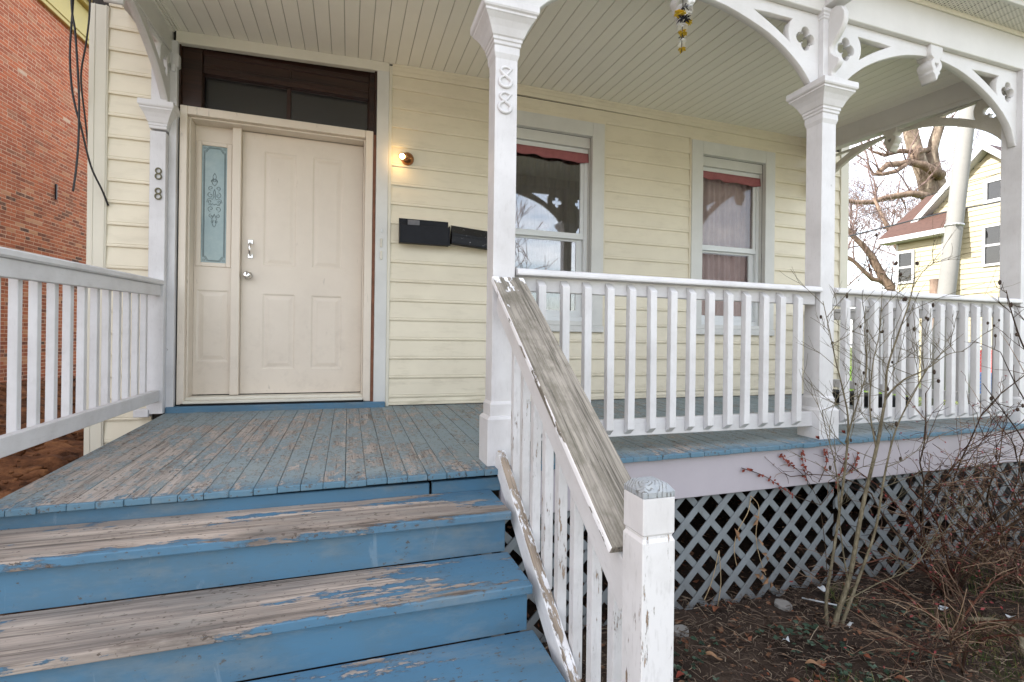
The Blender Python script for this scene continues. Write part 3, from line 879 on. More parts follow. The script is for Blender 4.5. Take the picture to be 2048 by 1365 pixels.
# etched pattern: double border with notched corners and a mirrored scroll
m = MB()
gx0, gx1, gzz0, gzz1 = -1.084, -.913, 1.124, 2.022
gc = (gx0 + gx1) / 2
def ln(pts, r=.0016): m.tube([(x, .1518, z) for x, z in pts], r * 1.05, 4, False)
for k in (.012, .018):
    e = .03
    x0, x1, z0, z1 = gx0 + k, gx1 - k, gzz0 + k, gzz1 - k
    ln([(x0, z0 + e), (x0, z1 - e), (x0 + .012, z1 - e), (x0 + e - .008, z1 - .012), (x0 + e, z1), (x1 - e, z1), (x1 - e + .008, z1 - .012), (x1 - .012, z1 - e), (x1, z1 - e), (x1, z0 + e), (x1 - .012, z0 + e), (x1 - e + .008, z0 + .012), (x1 - e, z0), (x0 + e, z0), (x0 + e - .008, z0 + .012), (x0 + .012, z0 + e), (x0, z0 + e)])
for sx in (-1, 1):
    for cx_, cz_ in ((gx0 + .018, gzz0 + .018), (gx1 - .018, gzz0 + .018), (gx0 + .018, gzz1 - .018), (gx1 - .018, gzz1 - .018)):
        ln([(cx_ + sx * q[0], cz_ + q[1]) for q in arc(0, 0, .007, 0, 4.5, 8)], .0012)
zc_ = 1.60
def spiral(cx_, cz_, r0, turns, a0, d, sx):
    pts = []
    for i in range(26):
        t = i / 25
        a = a0 + d * turns * 2 * math.pi * t
        r = r0 * (1 - .8 * t)
        pts.append((gc + sx * (cx_ + r * math.cos(a)), cz_ + r * math.sin(a)))
    ln(pts, .0016)
for sx in (-1, 1):
    for k, (dx, dz, r0, a0, dd) in enumerate(((.024, .10, .018, -1.5, 1), (.026, .045, .022, 1.5, -1), (.030, -.005, .016, -2, 1), (.024, -.06, .022, -1.5, 1), (.022, -.115, .016, 1.5, -1), (.012, .155, .012, -1.5, 1), (.012, -.16, .010, 1.5, -1))):
        spiral(dx, zc_ + dz, r0, 1.1, a0, dd, sx)
    ln([(gc + sx * x, zc_ + z) for x, z in ((0, .215), (.008, .20), (.012, .185), (.006, .17), (.02, .15), (.012, .13), (0, .118))])
    ln([(gc + sx * x, zc_ + z) for x, z in ((0, -.20), (.008, -.19), (.014, -.172), (.006, -.15), (.018, -.14), (.008, -.12), (0, -.1))])
    ln([(gc + sx * x, zc_ + z) for x, z in ((0, .09), (.006, .07), (.004, .03), (.014, .012), (.03, .022), (.046, .012), (.052, -.012))])
    ln([(gc + sx * x, zc_ + z) for x, z in ((0, .165), (.009, .178), (.013, .168), (0, .148))], .0013)
    ln([(gc + sx * x, zc_ + z) for x, z in ((0, -.03), (.012, -.02), (.024, -.032), (.04, -.026))])
m.build('etched_pattern', 'etch', sl)
# small plates on the casing: doorbell buttons
m = MB(); m.box(.236, .252, -.040, -.028, 1.30, 1.37); m.build('doorbell', 'trim', house, .004)
MB().box(.236, .254, -.040, -.028, 1.20, 1.27).build('doorbell', 'trim', house, .004)
MB().box(.242, .252, -.034, -.028, 1.42, 1.45).build('doorbell', 'vinyl', house, .002)

# ------------------------------------------------------------------ deck
deck = thing('porch_deck', 'blue painted porch floor of narrow worn boards with grey lattice below', 'deck', (1.7, -1, -.93))
BP = .0885
x = -1.245
k = 0
while x < 4.93:
    x1 = min(x + BP - rnd(.0006, .0024), 4.94)
    yf = -1.972 + rnd(-.004, .004)
    dz = rnd(-.0018, .0018)
    th = .026
    m = MB()
    pts = []
    for xx in (x, x1):
        for yy in (yf, -.0):
            for t in (-th, 0): pts.append((xx, yy, fz(xx, yy) + dz + t))
    m.hexa(pts)
    m.build('floor_board', 'deck', deck, .0035, 2)
    x += BP
m = MB(); m.hexa([(xx, yy, z) for xx in (.70, 4.92) for yy in (-1.945, -1.915) for z in (-.305 + (xx - .7) * .006, fz(xx, -1.945) - .028)]); m.build('skirt_board', 'skirt', deck, .003)
MB().box(-1.24, .36, -1.942, -1.915, -.170, -.108).build('riser', 'blue', deck, .003)
MB().box(.372, .72, -1.942, -1.915, -.170, -.106).build('riser', 'blue', deck, .003)
MB().box(-1.235, -1.2, -1.92, 0, -.25, -.11).build('side_joist', 'skirt', deck, .003)
for yy in (-1.5, -1.0, -.5): MB().box(-1.2, 4.9, yy - .02, yy + .02, -.26, -.115).build('joist', 'dark', deck)
MB().box(4.90, 4.94, -1.92, 0, -.30, -.10).build('side_joist', 'skirt', deck, .003)

MB().box(4.912, 4.93, -1.90, 0, -.94, -.30).build('side_skirt', 'lattice', deck)
# lattice panels
def clip(poly, xa, xb, za, zb):
    for ax, lim, keep in ((0, xa, 1), (0, xb, -1), (1, za, 1), (1, zb, -1)):
        out = []
        for i in range(len(poly)):
            p, q = poly[i], poly[(i + 1) % len(poly)]
            ip, iq = (p[ax] - lim) * keep >= 0, (q[ax] - lim) * keep >= 0
            if ip: out.append(p)
            if ip != iq:
                t = (lim - p[ax]) / (q[ax] - p[ax])
                out.append((p[0] + (q[0] - p[0]) * t, p[1] + (q[1] - p[1]) * t))
        poly = out
        if not poly: return []
    return poly
def lattice(x0, x1, front, label):
    t = thing('lattice_panel', label, 'lattice', ((x0 + x1) / 2, -1.9, -.93), 'lattice panels under the porch')
    z0, z1 = -.938, -.285
    for sgn in (1, -1):
        y0 = -1.918 if sgn == front else -1.9085
        c = x0 - (z1 - z0) - .1
        while c < x1 + (z1 - z0) + .1:
            hw = .0262
            if sgn > 0: poly = [(c - hw, z0 - .1), (c + hw, z0 - .1), (c + hw + (z1 - z0 + .2), z1 + .1), (c - hw + (z1 - z0 + .2), z1 + .1)]
            else: poly = [(c - hw + (z1 - z0 + .2), z0 - .1), (c + hw + (z1 - z0 + .2), z0 - .1), (c + hw, z1 + .1), (c - hw, z1 + .1)]
            zc0 = z0 - rnd(0, .02)
            pl = clip(poly, x0, x1, zc0, z1)
            if len(pl) >= 3:
                m = MB()
                m.prism(pl, lambda p: (p[0], y0, p[1]), lambda p: (p[0], y0 + .008, p[1]))
                m.build('slat', 'lattice', t, .0012)
            c += .1675 + rnd(-.003, .003)
    return t
lattice(.60, 2.87, 1, 'grey lattice panel under the porch between the steps and the corner column')
lattice(2.885, 4.93, -1, 'grey lattice panel under the porch behind the bare rose canes')

# ------------------------------------------------------------------ steps
steps = thing('porch_steps', 'blue wooden steps with bare worn treads up to the porch floor', 'steps', (-.3, -2.5, -.93))
XL, XR = -1.32, .645
for (z, y0, y1, mt, xr) in ((-.158, -2.277, -1.944, 'tread_bare', .648), (-.329, -2.552, -2.252, 'tread_mid', .640), (-.500, -2.835, -2.532, 'tread_paint', .650), (-.672, -3.12, -2.812, 'tread_paint', .665)):
    MB().box(XL, xr, y0, y1, z - .033, z).build('tread', mt, steps, .005, 2)
for (y, z0, z1, xr) in ((-2.250, -.3285, -.191, .628), (-2.530, -.4995, -.362, .626), (-2.810, -.6715, -.533, .63), (-3.09, -.95, -.705, .64)):
    MB().box(XL, xr, y, y + .022, z0, z1).build('riser', 'blue', steps, .002)
def stringer(x0, x1):
    poly = [(-1.95, -.193), (-2.25, -.193), (-2.25, -.363), (-2.53, -.363), (-2.53, -.534), (-2.81, -.534), (-2.81, -.706), (-3.08, -.706), (-3.08, -.95), (-2.8, -.95), (-1.95, -.45)]
    MB().prism(poly, lambda p: (x0, p[0] + .024, p[1] - .001), lambda p: (x1, p[0] + .024, p[1] - .001)).build('stringer', 'blue', steps)
stringer(.46, .50); stringer(-1.28, -1.24)

# ------------------------------------------------------------------ columns
def stroke8(cx, z0, h, y, parent, name, mat, r):
    """open script 8 whose stroke ends in a flag at top right"""
    P = [(.42, 1.0), (.30, .93), (.16, .99), (-.08, 1.0), (-.30, .90), (-.32, .76), (-.14, .62), (.10, .50), (.34, .36), (.36, .18), (.20, .03), (-.08, -.01), (-.34, .08), (-.42, .26), (-.34, .42), (-.14, .53), (.06, .64), (.22, .78), (.42, 1.0)]
    # smooth the polyline
    pts = []
    for i in range(len(P) - 1):
        p0, p1, p2, p3 = P[max(i - 1, 0)], P[i], P[i + 1], P[min(i + 2, len(P) - 1)]
        for k in range(4):
            t = k / 4
            pts.append(tuple(.5 * (2 * p1[j] + (p2[j] - p0[j]) * t + (2 * p0[j] - 5 * p1[j] + 4 * p2[j] - p3[j]) * t * t + (3 * p1[j] - p0[j] - 3 * p2[j] + p3[j]) * t ** 3) for j in (0, 1)))
    pts.append(P[-1])
    m = MB()
    n = len(pts)
    m.tube([(cx + p[0] * h * .80, y, z0 + p[1] * h) for p in pts[3:]], [r * (.75 + .45 * math.sin(math.pi * min(1, i / n * 1.0)) ** 2) for i in range(n - 3)], 8)
    return m.build(name, mat, parent)
HCAP = [(.066, 1.985), (.070, 1.99), (.070, 2.004), (.075, 2.008), (.075, 2.022), (.081, 2.028), (.086, 2.040), (.094, 2.06), (.108, 2.085), (.124, 2.105), (.128, 2.108), (.128, 2.118), (.136, 2.124), (.1395, 2.132), (.1395, 2.164)]
def column(cx, cy, label, base_h=.19, plain=False):
    zb = fz(cx, cy) - .004
    t = thing('porch_column', label, 'column', (cx, cy, zb), 'white columns of the porch')
    if plain:
        MB().sqlathe([(.0645, zb + .01), (.0645, 2.61)], cx, cy).build('shaft', 'white', t, .002)
        MB().sqlathe([(.080, zb), (.080, zb + base_h - .012), (.072, zb + base_h), (.066, zb + base_h + .004)], cx, cy).build('base', 'white', t, .002)
        return t
    pr = [(.0645, zb + .01), (.0645, zb + base_h + .06), (.0565, zb + base_h + .075), (.0565, 1.925), (.0645, 1.95), (.0645, 1.99)]
    MB().sqlathe(pr, cx, cy).build('shaft', 'white', t, .0015)
    MB().sqlathe([(.080, zb), (.080, zb + base_h - .012), (.072, zb + base_h), (.066, zb + base_h + .004)], cx, cy).build('base', 'white', t, .002)
    MB().sqlathe(HCAP, cx, cy).build('capital', 'white', t, .0012)
    MB().sqlathe([(.0595, 2.16), (.0595, 2.565), (.066, 2.57), (.066, 2.582), (.070, 2.586), (.070, 2.598), (.078, 2.606), (.078, 2.625)], cx, cy).build('upper_post', 'white', t, .0015)
    pl = [(.0, 2.62), (.05, 2.622), (.085, 2.60), (.104, 2.555), (.102, 2.51), (.085, 2.47), (.055, 2.436), (.026, 2.412), (.011, 2.385), (.015, 2.352), (.043, 2.318), (.068, 2.297), (.073, 2.272), (.055, 2.25), (.030, 2.24), (.022, 2.22), (.028, 2.205), (.02, 2.19), (0, 2.185)]
    curve_mesh(pl, [], .04, 'scroll_bracket', 'fret', t, (cx, cy - .0585, 0), (0, -1, 0), (0, 0, 1), .003)
    MB().box(cx - .055, cx + .055, cy - .185, cy - .05, 2.64, 2.845).build('corbel', 'white', t, .006, 2)
    return t
cA = column(.7195, -1.838, 'white column with raised painted 88 at the top of the steps', .235)
cB = column(2.8265, -1.838, 'white column between the two porch railings behind the sapling')
cC = column(4.785, -1.838, 'plain white post at the right corner of the porch', .19, True)
stroke8(.716, 1.790, .095, -1.8965, cA, 'house_number', 'white', .0075)
stroke8(.714, 1.665, .095, -1.8965, cA, 'house_number', 'white', .0075)
# pilaster at the house wall
pil = thing('pilaster', 'white half column against the wall left of the door with dark metal 88', 'column', (-1.295, -.05, 0), 'white columns of the porch')
MB().box(-1.345, -1.247, -.10, -.0, .0, 2.0).build('shaft', 'white', pil, .003)
MB().box(-1.247, -1.2, -.045, .01, .035, 2.69).build('back_board', 'white', pil, .002)
def halfcap(m, prof, cx, y1):
    for (h, z), (h2, z2) in zip(prof, prof[1:]):
        m.hexa([(cx + sx * hh, yy, zz) for sx, in ((-1,), (1,)) for yy in (-.05 - 1.0 * 0, y1) for hh, zz in ((h, z), (h2, z2))]) if False else None
        vs = [(cx - h, -.05 - h, z), (cx + h, -.05 - h, z), (cx + h, y1, z), (cx - h, y1, z), (cx - h2, -.05 - h2, z2), (cx + h2, -.05 - h2, z2), (cx + h2, y1, z2), (cx - h2, y1, z2)]
        m.add(vs, [(0, 1, 5, 4), (1, 2, 6, 5), (3, 0, 4, 7)])
    h, z = prof[-1]
    m.add([(cx - h, -.05 - h, z), (cx + h, -.05 - h, z), (cx + h, y1, z), (cx - h, y1, z)], [(0, 1, 2, 3)])
    h, z = prof[0]
    m.add([(cx - h, -.05 - h, z), (cx + h, -.05 - h, z), (cx + h, y1, z), (cx - h, y1, z)], [(3, 2, 1, 0)])
m = MB(); halfcap(m, [(h * .78 - .001, z + .03) for h, z in HCAP], -1.296, -.001); m.build('capital', 'white', pil, .0012)
MB().box(-1.345, -1.247, -.09, -.0, 2.19, 2.62).build('upper_post', 'white', pil, .003)
MB().box(-1.235, -1.19, -.05, .02, 2.5, 2.60).box(-1.238, -1.205, -.06, .02, 2.46, 2.52).build('scroll_end', 'white', pil, .01, 2)
MB().box(-1.42, -1.33, -.11, -.03, -.02, .035).build('foot_block', 'white', pil, .004)
def digit(cx, z0, h, y, parent):
    cu = bpy.data.curves.new('t', 'FONT'); cu.body = '8'; cu.size = h / .70; cu.extrude = .004; cu.bevel_depth = .0008; cu.align_x = 'CENTER'; cu.offset = -.0022
    o = bpy.data.objects.new('t', cu); COL.objects.link(o)
    me = bpy.data.meshes.new_from_object(o.evaluated_get(bpy.context.evaluated_depsgraph_get()))
    bpy.data.objects.remove(o)
    me.transform(Matrix.Rotation(rad(90), 4, 'X'))
    vs = [v.co for v in me.vertices]
    mid = (min(v.x for v in vs) + max(v.x for v in vs)) / 2
    me.materials.clear(); me.materials.append(M['bronze'])
    me.transform(Matrix.Translation((-mid, 0, 0))); me.transform(Matrix.Diagonal((.84, 1, 1, 1)))
    place(me, 'house_number', parent, (cx, y, z0))
digit(-1.289, 1.655, .088, -.105, pil)
digit(-1.289, 1.513, .088, -.105, pil)

# ------------------------------------------------------------------ porch roof: beams, ceiling, soffit
pr_ = thing('porch_roof', 'porch roof with cream plank ceiling and white beams on the columns', 'porch roof', (1.8, -1, 2.6))
x = -1.235
pw = .0985
i = 0
while x < 4.86:
    xa, xb = x + .0025, min(x + pw - .0025, 4.87)
    g = .006 if i % 2 else .004
    m = MB()
    m.hexa([(xx, yy, cz(xx, yy) + t) for xx in (xa, xb) for yy in (-1.80, -.004) for t in (0, .012)])
    m.build('ceiling_plank', 'ceil', pr_, .002)
    m = MB(); m.hexa([(xx, yy, cz(xx, yy) + t) for xx in (xb - .004, xb + .009) for yy in (-1.80, -.004) for t in (.006, .016)]); m.build('ceiling_groove', 'groove', pr_)
    x += pw; i += 1
m = MB(); m.hexa([(xx, yy, cz(xx, yy) + t) for xx in (-1.3, 4.92) for yy in (-1.79, -.01) for t in (.055, .07)]); m.build('ceiling_backing', 'dark', pr_)
MB().box(-1.32, 4.93, -1.90, -1.785, 2.606, 2.852).build('front_beam', 'beam', pr_, .004)
m = MB(); m.hexa([(xx, yy, z + .055 * yy) for xx in (4.795, 4.90) for yy in (-1.784, -.002) for z in (2.632, 2.88)]); m.build('side_beam', 'beam', pr_, .003)
m = MB(); m.hexa([(xx, yy, z + .055 * yy) for xx in (4.780, 4.797) for yy in (-1.784, -.032) for z in (2.625, 2.662)]); m.build('beam_moulding', 'beam', pr_, .003)
m = MB(); m.hexa([(xx, yy, z + .055 * yy) for xx in (-1.34, -1.236) for yy in (-1.784, -.002) for z in (2.60, 2.88)]); m.build('side_beam', 'beam', pr_, .003)
m = MB()
for q, (dx, dz) in enumerate(((0, .02), (.018, .012), (.036, .006))):
    m.hexa([(xx, yy, cz(xx, yy) - t) for xx in (-1.236 + dx, -1.236 + dx + .014) for yy in (-1.784, -.032) for t in (dz, -.002)])
m.build('ceiling_moulding', 'ceil', pr_)
x = -1.5
while x < 5.1:
    MB().box(x, x + .100, -2.075, -1.902, 2.866, 2.874).build('soffit_panel', 'soffit', pr_, .002)
    x += .104
MB().box(-1.5, 5.1, -1.914, -1.9015, 2.838, 2.868).build('soffit_trim', 'trim', pr_, .002)
MB().box(-1.5, 5.1, -2.10, -2.074, 2.86, 3.02).build('fascia', 'beam', pr_, .003)
m = MB(); m.tube([(-1.5, -2.155, 2.97), (5.1, -2.155, 2.97)], .055, 10); m.build('gutter', 'vinyl', pr_)
m = MB(); m.hexa([(xx, yy, z + (yy + 2.15) * .28) for xx in (-1.5, 5.1) for yy in (-2.15, 0) for z in (3.02, 3.08)]); m.build('roof_slab', 'darkshingle', pr_)
MB().box(-1.50, -1.34, -1.9, -.03, 2.835, 2.86).build('end_soffit', 'trim', pr_)
MB().box(-1.52, -1.50, -2.1, -.03, 2.84, 3.1).build('end_fascia', 'beam', pr_)

# fretwork arches
INTR = [(.06, 2.166), (.085, 2.20), (.12, 2.238), (.16, 2.275), (.21, 2.312), (.27, 2.352), (.33, 2.385), (.40, 2.419), (.47, 2.447), (.53, 2.468), (.60, 2.490), (.67, 2.508), (.75, 2.522), (.82, 2.531)]
def quatrefoil(cx, cz_, s=1.0):
    pts = []
    r, d = .0335 * s, .041 * s
    for k in range(4):
        a = math.pi / 2 * k
        ox, oy = cx + d * math.cos(a), cz_ + d * math.sin(a)
        for i in range(9):
            b = a - 2.05 + 4.1 * i / 8
            pts.append((ox + r * math.cos(b), oy + r * math.sin(b)))
    return pts
def half_bracket(Lh, ztop, low=False):
    k = Lh / .87
    intr = [(u if u < .4 else .4 + (u - .4) * (Lh - .4) / (.87 - .4), z) for u, z in INTR] + [(Lh, 2.536)]
    outer = ([(0, 2.05), (.02, 2.055), (.035, 2.11)] if low else [(0, 2.166)]) + intr + [(Lh, ztop), (0, ztop)]
    ext = [(.224, 2.387), (.262, 2.411), (.30, 2.433), (.35, 2.460), (.40, 2.484), (.46, 2.511), (.516, 2.535)]
    tri = ext + [(.42, 2.5375), (.21, 2.541), (.232, 2.510), (.242, 2.472), (.240, 2.430)]
    return outer, [tri, quatrefoil(.108, 2.437)]
def pendant_poly():
    h = [(0, 2.371), (.008, 2.385), (.017, 2.408), (.030, 2.418), (.036, 2.428), (.026, 2.434), (.038, 2.445), (.050, 2.463), (.053, 2.482), (.045, 2.500), (.030, 2.512), (.027, 2.520), (.040, 2.526), (.052, 2.534), (.056, 2.546), (.060, 2.553), (.060, 2.66)]
    outer = h + [(-u, z) for u, z in h[::-1][:-1]]
    heart = [(0, 2.452), (.010, 2.463), (.017, 2.475), (.017, 2.486), (.011, 2.490), (.004, 2.488), (0, 2.481), (-.004, 2.488), (-.011, 2.490), (-.017, 2.486), (-.017, 2.475), (-.010, 2.463)]
    return outer, [heart]
def fret(p0, p1, ztop, label, mat='fret', dz=0, low=False):
    """scroll-sawn arch between two posts at p0 and p1 (x, y)"""
    a, b = Vector((*p0, 0)), Vector((*p1, 0))
    d = (b - a); Ls = d.length; d.normalize()
    t = thing('fretwork_arch', label, 'fretwork', ((a.x + b.x) / 2, (a.y + b.y) / 2, 2.4), 'scroll sawn arches between the porch posts')
    Lh = Ls / 2 - .06
    o, h = half_bracket(Lh, ztop)
    curve_mesh(o, h, .045, 'bracket', mat, t, (a.x, a.y, dz), d, (0, 0, 1), .003)
    o, h = half_bracket(Lh, ztop, low)
    curve_mesh(o, h, .045, 'bracket', mat, t, (b.x, b.y, dz), -d, (0, 0, 1), .003)
    po, ph = pendant_poly()
    mid = (a + b) / 2
    curve_mesh(po, ph, .095, 'pendant', mat, t, (mid.x, mid.y, dz), d, (0, 0, 1), .003)
    return t
fret((.779, -1.843), (2.767, -1.843), 2.604, 'scroll sawn arch with quatrefoils over the front railing')
fret((2.886, -1.843), (4.7255, -1.843), 2.604, 'scroll sawn arch with heart pendant near the right corner post', low=True)
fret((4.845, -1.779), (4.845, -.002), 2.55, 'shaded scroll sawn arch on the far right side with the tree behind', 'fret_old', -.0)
fret((-1.266, -.002), (-1.266, -1.779), 2.56, 'scroll sawn arch above the left railing beside the wall', 'fret', .03)

# ------------------------------------------------------------------ railings
def baluster_mesh_front(x, y0=-1.905, z0=.052, z1=.860):
    w_, d = .040, .039
    m = MB()
    m.hexa([(x, y0, z0 + .03), (x, y0, z1 - .034), (x, y0 + d, z0), (x, y0 + d, z1), (x + w_, y0, z0 + .03), (x + w_, y0, z1 - .034), (x + w_, y0 + d, z0), (x + w_, y0 + d, z1)])
    return m
def front_railing(x0, x1, xs, label):
    t = thing('railing', label, 'railing', ((x0 + x1) / 2, -1.85, -.07), 'white porch railings')
    yc = -1.862
    prof = [(-.053, .872), (-.055, .880), (-.053, .892), (-.044, .903), (-.02, .909), (.02, .909), (.044, .903), (.053, .892), (.055, .880), (.053, .872)]
    MB().prism(prof, lambda p: (x0, yc + p[0], p[1]), lambda p: (x1, yc + p[0], p[1])).build('cap_rail', 'white_x', t, .0015)
    MB().box(x0, x1, -1.865, -1.826, .797, .872).build('top_rail', 'white_x', t, .003)
    MB().box(x0, x1, -1.865, -1.826, .040, .131).build('bottom_rail', 'white_x', t, .003)
    b = None
    for x in xs:
        if b is None:
            b = baluster_mesh_front(x).build('baluster', 'white', t, .002); bx = x
        else:
            d = again(b, x - bx, 0, 0); d.rotation_euler = (0, rnd(-.006, .006), rnd(-.05, .05))
    return t
front_railing(.785, 2.765, [.900, 1.031, 1.156, 1.290, 1.418, 1.550, 1.679, 1.804, 1.931, 2.062, 2.187, 2.322, 2.447, 2.580], 'white front railing between the numbered column and the next')
front_railing(2.888, 4.724, [2.972, 3.099, 3.224, 3.352, 3.475, 3.600, 3.728, 3.850, 3.969, 4.101, 4.226, 4.349, 4.479, 4.596], 'white front railing behind the bare shrub at the right corner')

def side_railing(xi, out, y0, y1, ys, label, ztop, zbot, slt, slb):
    """railing running back to the house; xi inner face, out = direction of the outside"""
    t = thing('railing', label, 'railing', (xi, (y0 + y1) / 2, -.03), 'white porch railings')
    def bar(xa, xb, f0, f1, name, mat, bev=.003):
        m = MB(); m.hexa([(x, y, f(y)) for x in (xa, xb) for y in (y0, y1) for f in (f0, f1)]); return m.build(name, mat, t, bev)
    zt = lambda y: ztop + slt * y
    zb = lambda y: zbot + slb * y
    bar(xi - .035 * out * 0 - .02 * out, xi + .085 * out, lambda y: zt(y) - .036, zt, 'cap_rail', 'white_y', .008)
    bar(xi, xi + .04 * out, lambda y: zt(y) - .112, lambda y: zt(y) - .0365, 'top_rail', 'white_y')
    bar(xi, xi + .04 * out, lambda y: zb(y) - .078, zb, 'bottom_rail', 'white_y')
    for y in ys:
        xa, xb = sorted((xi + .0405 * out, xi + .0745 * out))
        m = MB(); m.box(xa, xb, y, y + .032, zb(y) - .07, zt(y) - .045); m.build('baluster', 'white', t, .002)
    return t
side_railing(-1.265, -1, -2.15, -.101, [-2.03 + .1372 * k for k in range(14)], 'white side railing on the left edge of the porch floor', .952, .172, .040, .014)
side_railing(4.80, 1, -1.772, -.02, [-1.70 + .128 * k for k in range(13)], 'white side railing at the far right end of the porch', .93, .20, .02, .02)
MB().box(-1.30, -1.255, -2.2, -2.11, -.93, .90).build('end_post', 'white', None).name = 'railing_post'
o = bpy.data.objects['railing_post']; tag(o, 'white end post of the left railing at the picture edge', 'post')

# stair railing
sr = thing('stair_railing', 'stair railing with bare grey handrail and peeling white balusters', 'railing', (.72, -2.5, -.6), 'white porch railings')
HS = -.7215
hz = lambda y: .914 + (y + 1.836) * .7215
def slopebar(x0, x1, y0, y1, zf, drop0, drop1, name, mat, bev=.003):
    """a sloping rail, built level and turned so that its grain runs along it"""
    sl = (zf(y1) - zf(y0)) / (y1 - y0); an = math.atan(sl); c = math.cos(an)
    Lr = (y1 - y0) / c
    dp = (drop0 + drop1) / 2
    m = MB(); m.box(x0, x1, -Lr / 2, Lr / 2, -(drop1 - drop0) * c / 2, (drop1 - drop0) * c / 2)
    xm, ym = (x0 + x1) / 2, (y0 + y1) / 2
    o = m.build(name, mat, None, bev, 2)
    o.parent = sr
    o.location = Vector((xm, ym, zf(ym) - dp)) - WL_[sr.name]
    o.rotation_euler = (an, 0, 0)
    WL_[o.name] = Vector((xm, ym, zf(ym) - dp))
    return o
slopebar(.652, .815, -3.075, -1.903, hz, 0, .036, 'handrail', 'handrail', .006)
slopebar(.684, .722, -3.108, -1.905, hz, .0365, .185, 'apron_rail', 'white_y', .003)
bz = lambda y: .028 + (y + 1.947) * .672
slopebar(.678, .718, -3.108, -1.925, bz, 0, .112, 'bottom_rail', 'worn_top', .004)
y = -2.022
while y > -3.05:
    m = MB(); m.hexa([(x, yy, f(yy)) for x in (.7225, .7575) for yy in (y - .036, y) for f in (lambda q: bz(q) - .10, lambda q: hz(q) - .06)])
    m.build('baluster', 'worn_white', sr, .002)
    y -= .131
nw = thing('newel_post', 'white newel post with grey chamfered top at the foot of the handrail', 'post', (.713, -3.155, -.93))
MB().sqlathe([(.0455, -.95), (.0455, .066), (.041, .075), (.041, .082)], .713, -3.155).build('shaft', 'worn_white', nw, .002)
MB().sqlathe([(.0405, .080), (.0445, .086), (.0445, .172)], .713, -3.155).build('head', 'white', nw, .002)
MB().sqlathe([(.0448, .172), (.0448, .186), (.032, .202), (.018, .207)], .713, -3.155).build('cap', 'newelcap', nw, .002)

# ------------------------------------------------------------------ things on the wall
mb = thing('mailbox', 'open black wall mailbox with grey paper inside beside the door casing', 'mailbox', (.59, -.05, 1.34), 'black mailboxes on the siding')
m = MB(); m.box(.384, .394, -.105, -.02, 1.345, 1.50); m.box(.786, .796, -.105, -.02, 1.345, 1.50); m.box(.394, .786, -.105, -.097, 1.345, 1.488); m.box(.394, .786, -.1, -.02, 1.345, 1.355)
m.build('box', 'black', mb, .002)
MB().box(.384, .796, -.020, -.0185, 1.345, 1.555).build('back_plate', 'black', mb)
m = MB(); m.box(.384, .80, -.112, -.098, 1.338, 1.352); m.build('bottom_lip', 'black', mb, .002)
m = MB(); m.hexa([(x, y, z) for x in (.452, .548) for y, zz in ((-.062, 1.40), (-.055, 1.405)) for z in (zz, zz + .135)]); m.build('letter', 'paper', mb)
mb2 = thing('mailbox', 'crooked black mailbox with chipped paint partly hidden by the numbered column', 'mailbox', (.99, -.05, 1.32), 'black mailboxes on the siding')
mb2.rotation_euler = (0, rad(4.5), 0)
m = MB()
m.prism([(-.02, 1.352), (-.115, 1.352), (-.115, 1.43), (-.03, 1.508), (-.02, 1.508)], lambda p: (.806, p[0], p[1]), lambda p: (1.19, p[0], p[1]))
m.build('box', 'black_speck', mb2, .003)
m = MB(); m.prism([(-.0305, 1.512), (-.028, 1.515), (-.121, 1.432), (-.121, 1.415), (-.117, 1.415), (-.117, 1.430)], lambda p: (.803, p[0], p[1]), lambda p: (1.193, p[0], p[1])); m.build('lid', 'black_speck', mb2, .001)
MB().box(.803, 1.193, -.122, -.098, 1.345, 1.357).build('bottom_lip', 'black', mb2, .002)

lamp = thing('wall_lamp', 'small lit globe lamp on bronze base beside the door', 'lamp', (.447, -.03, 2.05))
MB().lathe([(.0, -.078), (.02, -.077), (.03, -.066), (.045, -.050), (.052, -.034), (.054, -.018)], (.447, 0, 2.05), 20, 'y').build('base', 'brass', lamp)
m = MB(); m.tube([(.44, -.06, 2.048), (.425, -.085, 2.043), (.412, -.10, 2.039)], [.026, .030, .024], 14); m.build('socket', 'brass', lamp)
MB().ball((.395, -.112, 2.034), .020, 12, 8).build('bulb', 'bulb', lamp)
MB().ball((.398, -.112, 2.035), .036, 16, 10).build('globe', 'jar', lamp)

# ------------------------------------------------------------------ cables at the house corner
def cable(pts, r, label):
    m = MB()
    P = [Vector(p) for p in pts]
    sm = []
    for i in range(len(P) - 1):
        p0, p1, p2, p3 = P[max(i - 1, 0)], P[i], P[i + 1], P[min(i + 2, len(P) - 1)]
        for k in range(6):
            t = k / 6
            sm.append(.5 * (2 * p1 + (p2 - p0) * t + (2 * p0 - 5 * p1 + 4 * p2 - p3) * t * t + (3 * p1 - p0 - 3 * p2 + p3) * t ** 3))
    sm.append(P[-1])
    m.tube(sm, r, 8)
    o = m.build('cable', 'cable', None)
    tag(o, label, 'cable', 'black cables hanging at the house corner')
cable([(-1.74, -.2, 3.4), (-1.751, -.2, 2.759), (-1.764, -.2, 2.427), (-1.753, -.2, 2.199), (-1.727, -.2, 2.038), (-1.705, -.19, 1.942), (-1.672, -.13, 1.70), (-1.628, -.07, 1.55), (-1.611, -.024, 1.462)], .0062, 'black cable curving across the corner board onto the cream siding')
cable([(-1.76, -.22, 3.4), (-1.751, -.22, 2.747), (-1.73, -.22, 2.554), (-1.714, -.22, 2.327), (-1.703, -.22, 2.099), (-1.703, -.22, 1.836), (-1.714, -.22, 1.637), (-1.729, -.22, 1.494)], .0062, 'black cable ending in mid air in front of the brick wall')
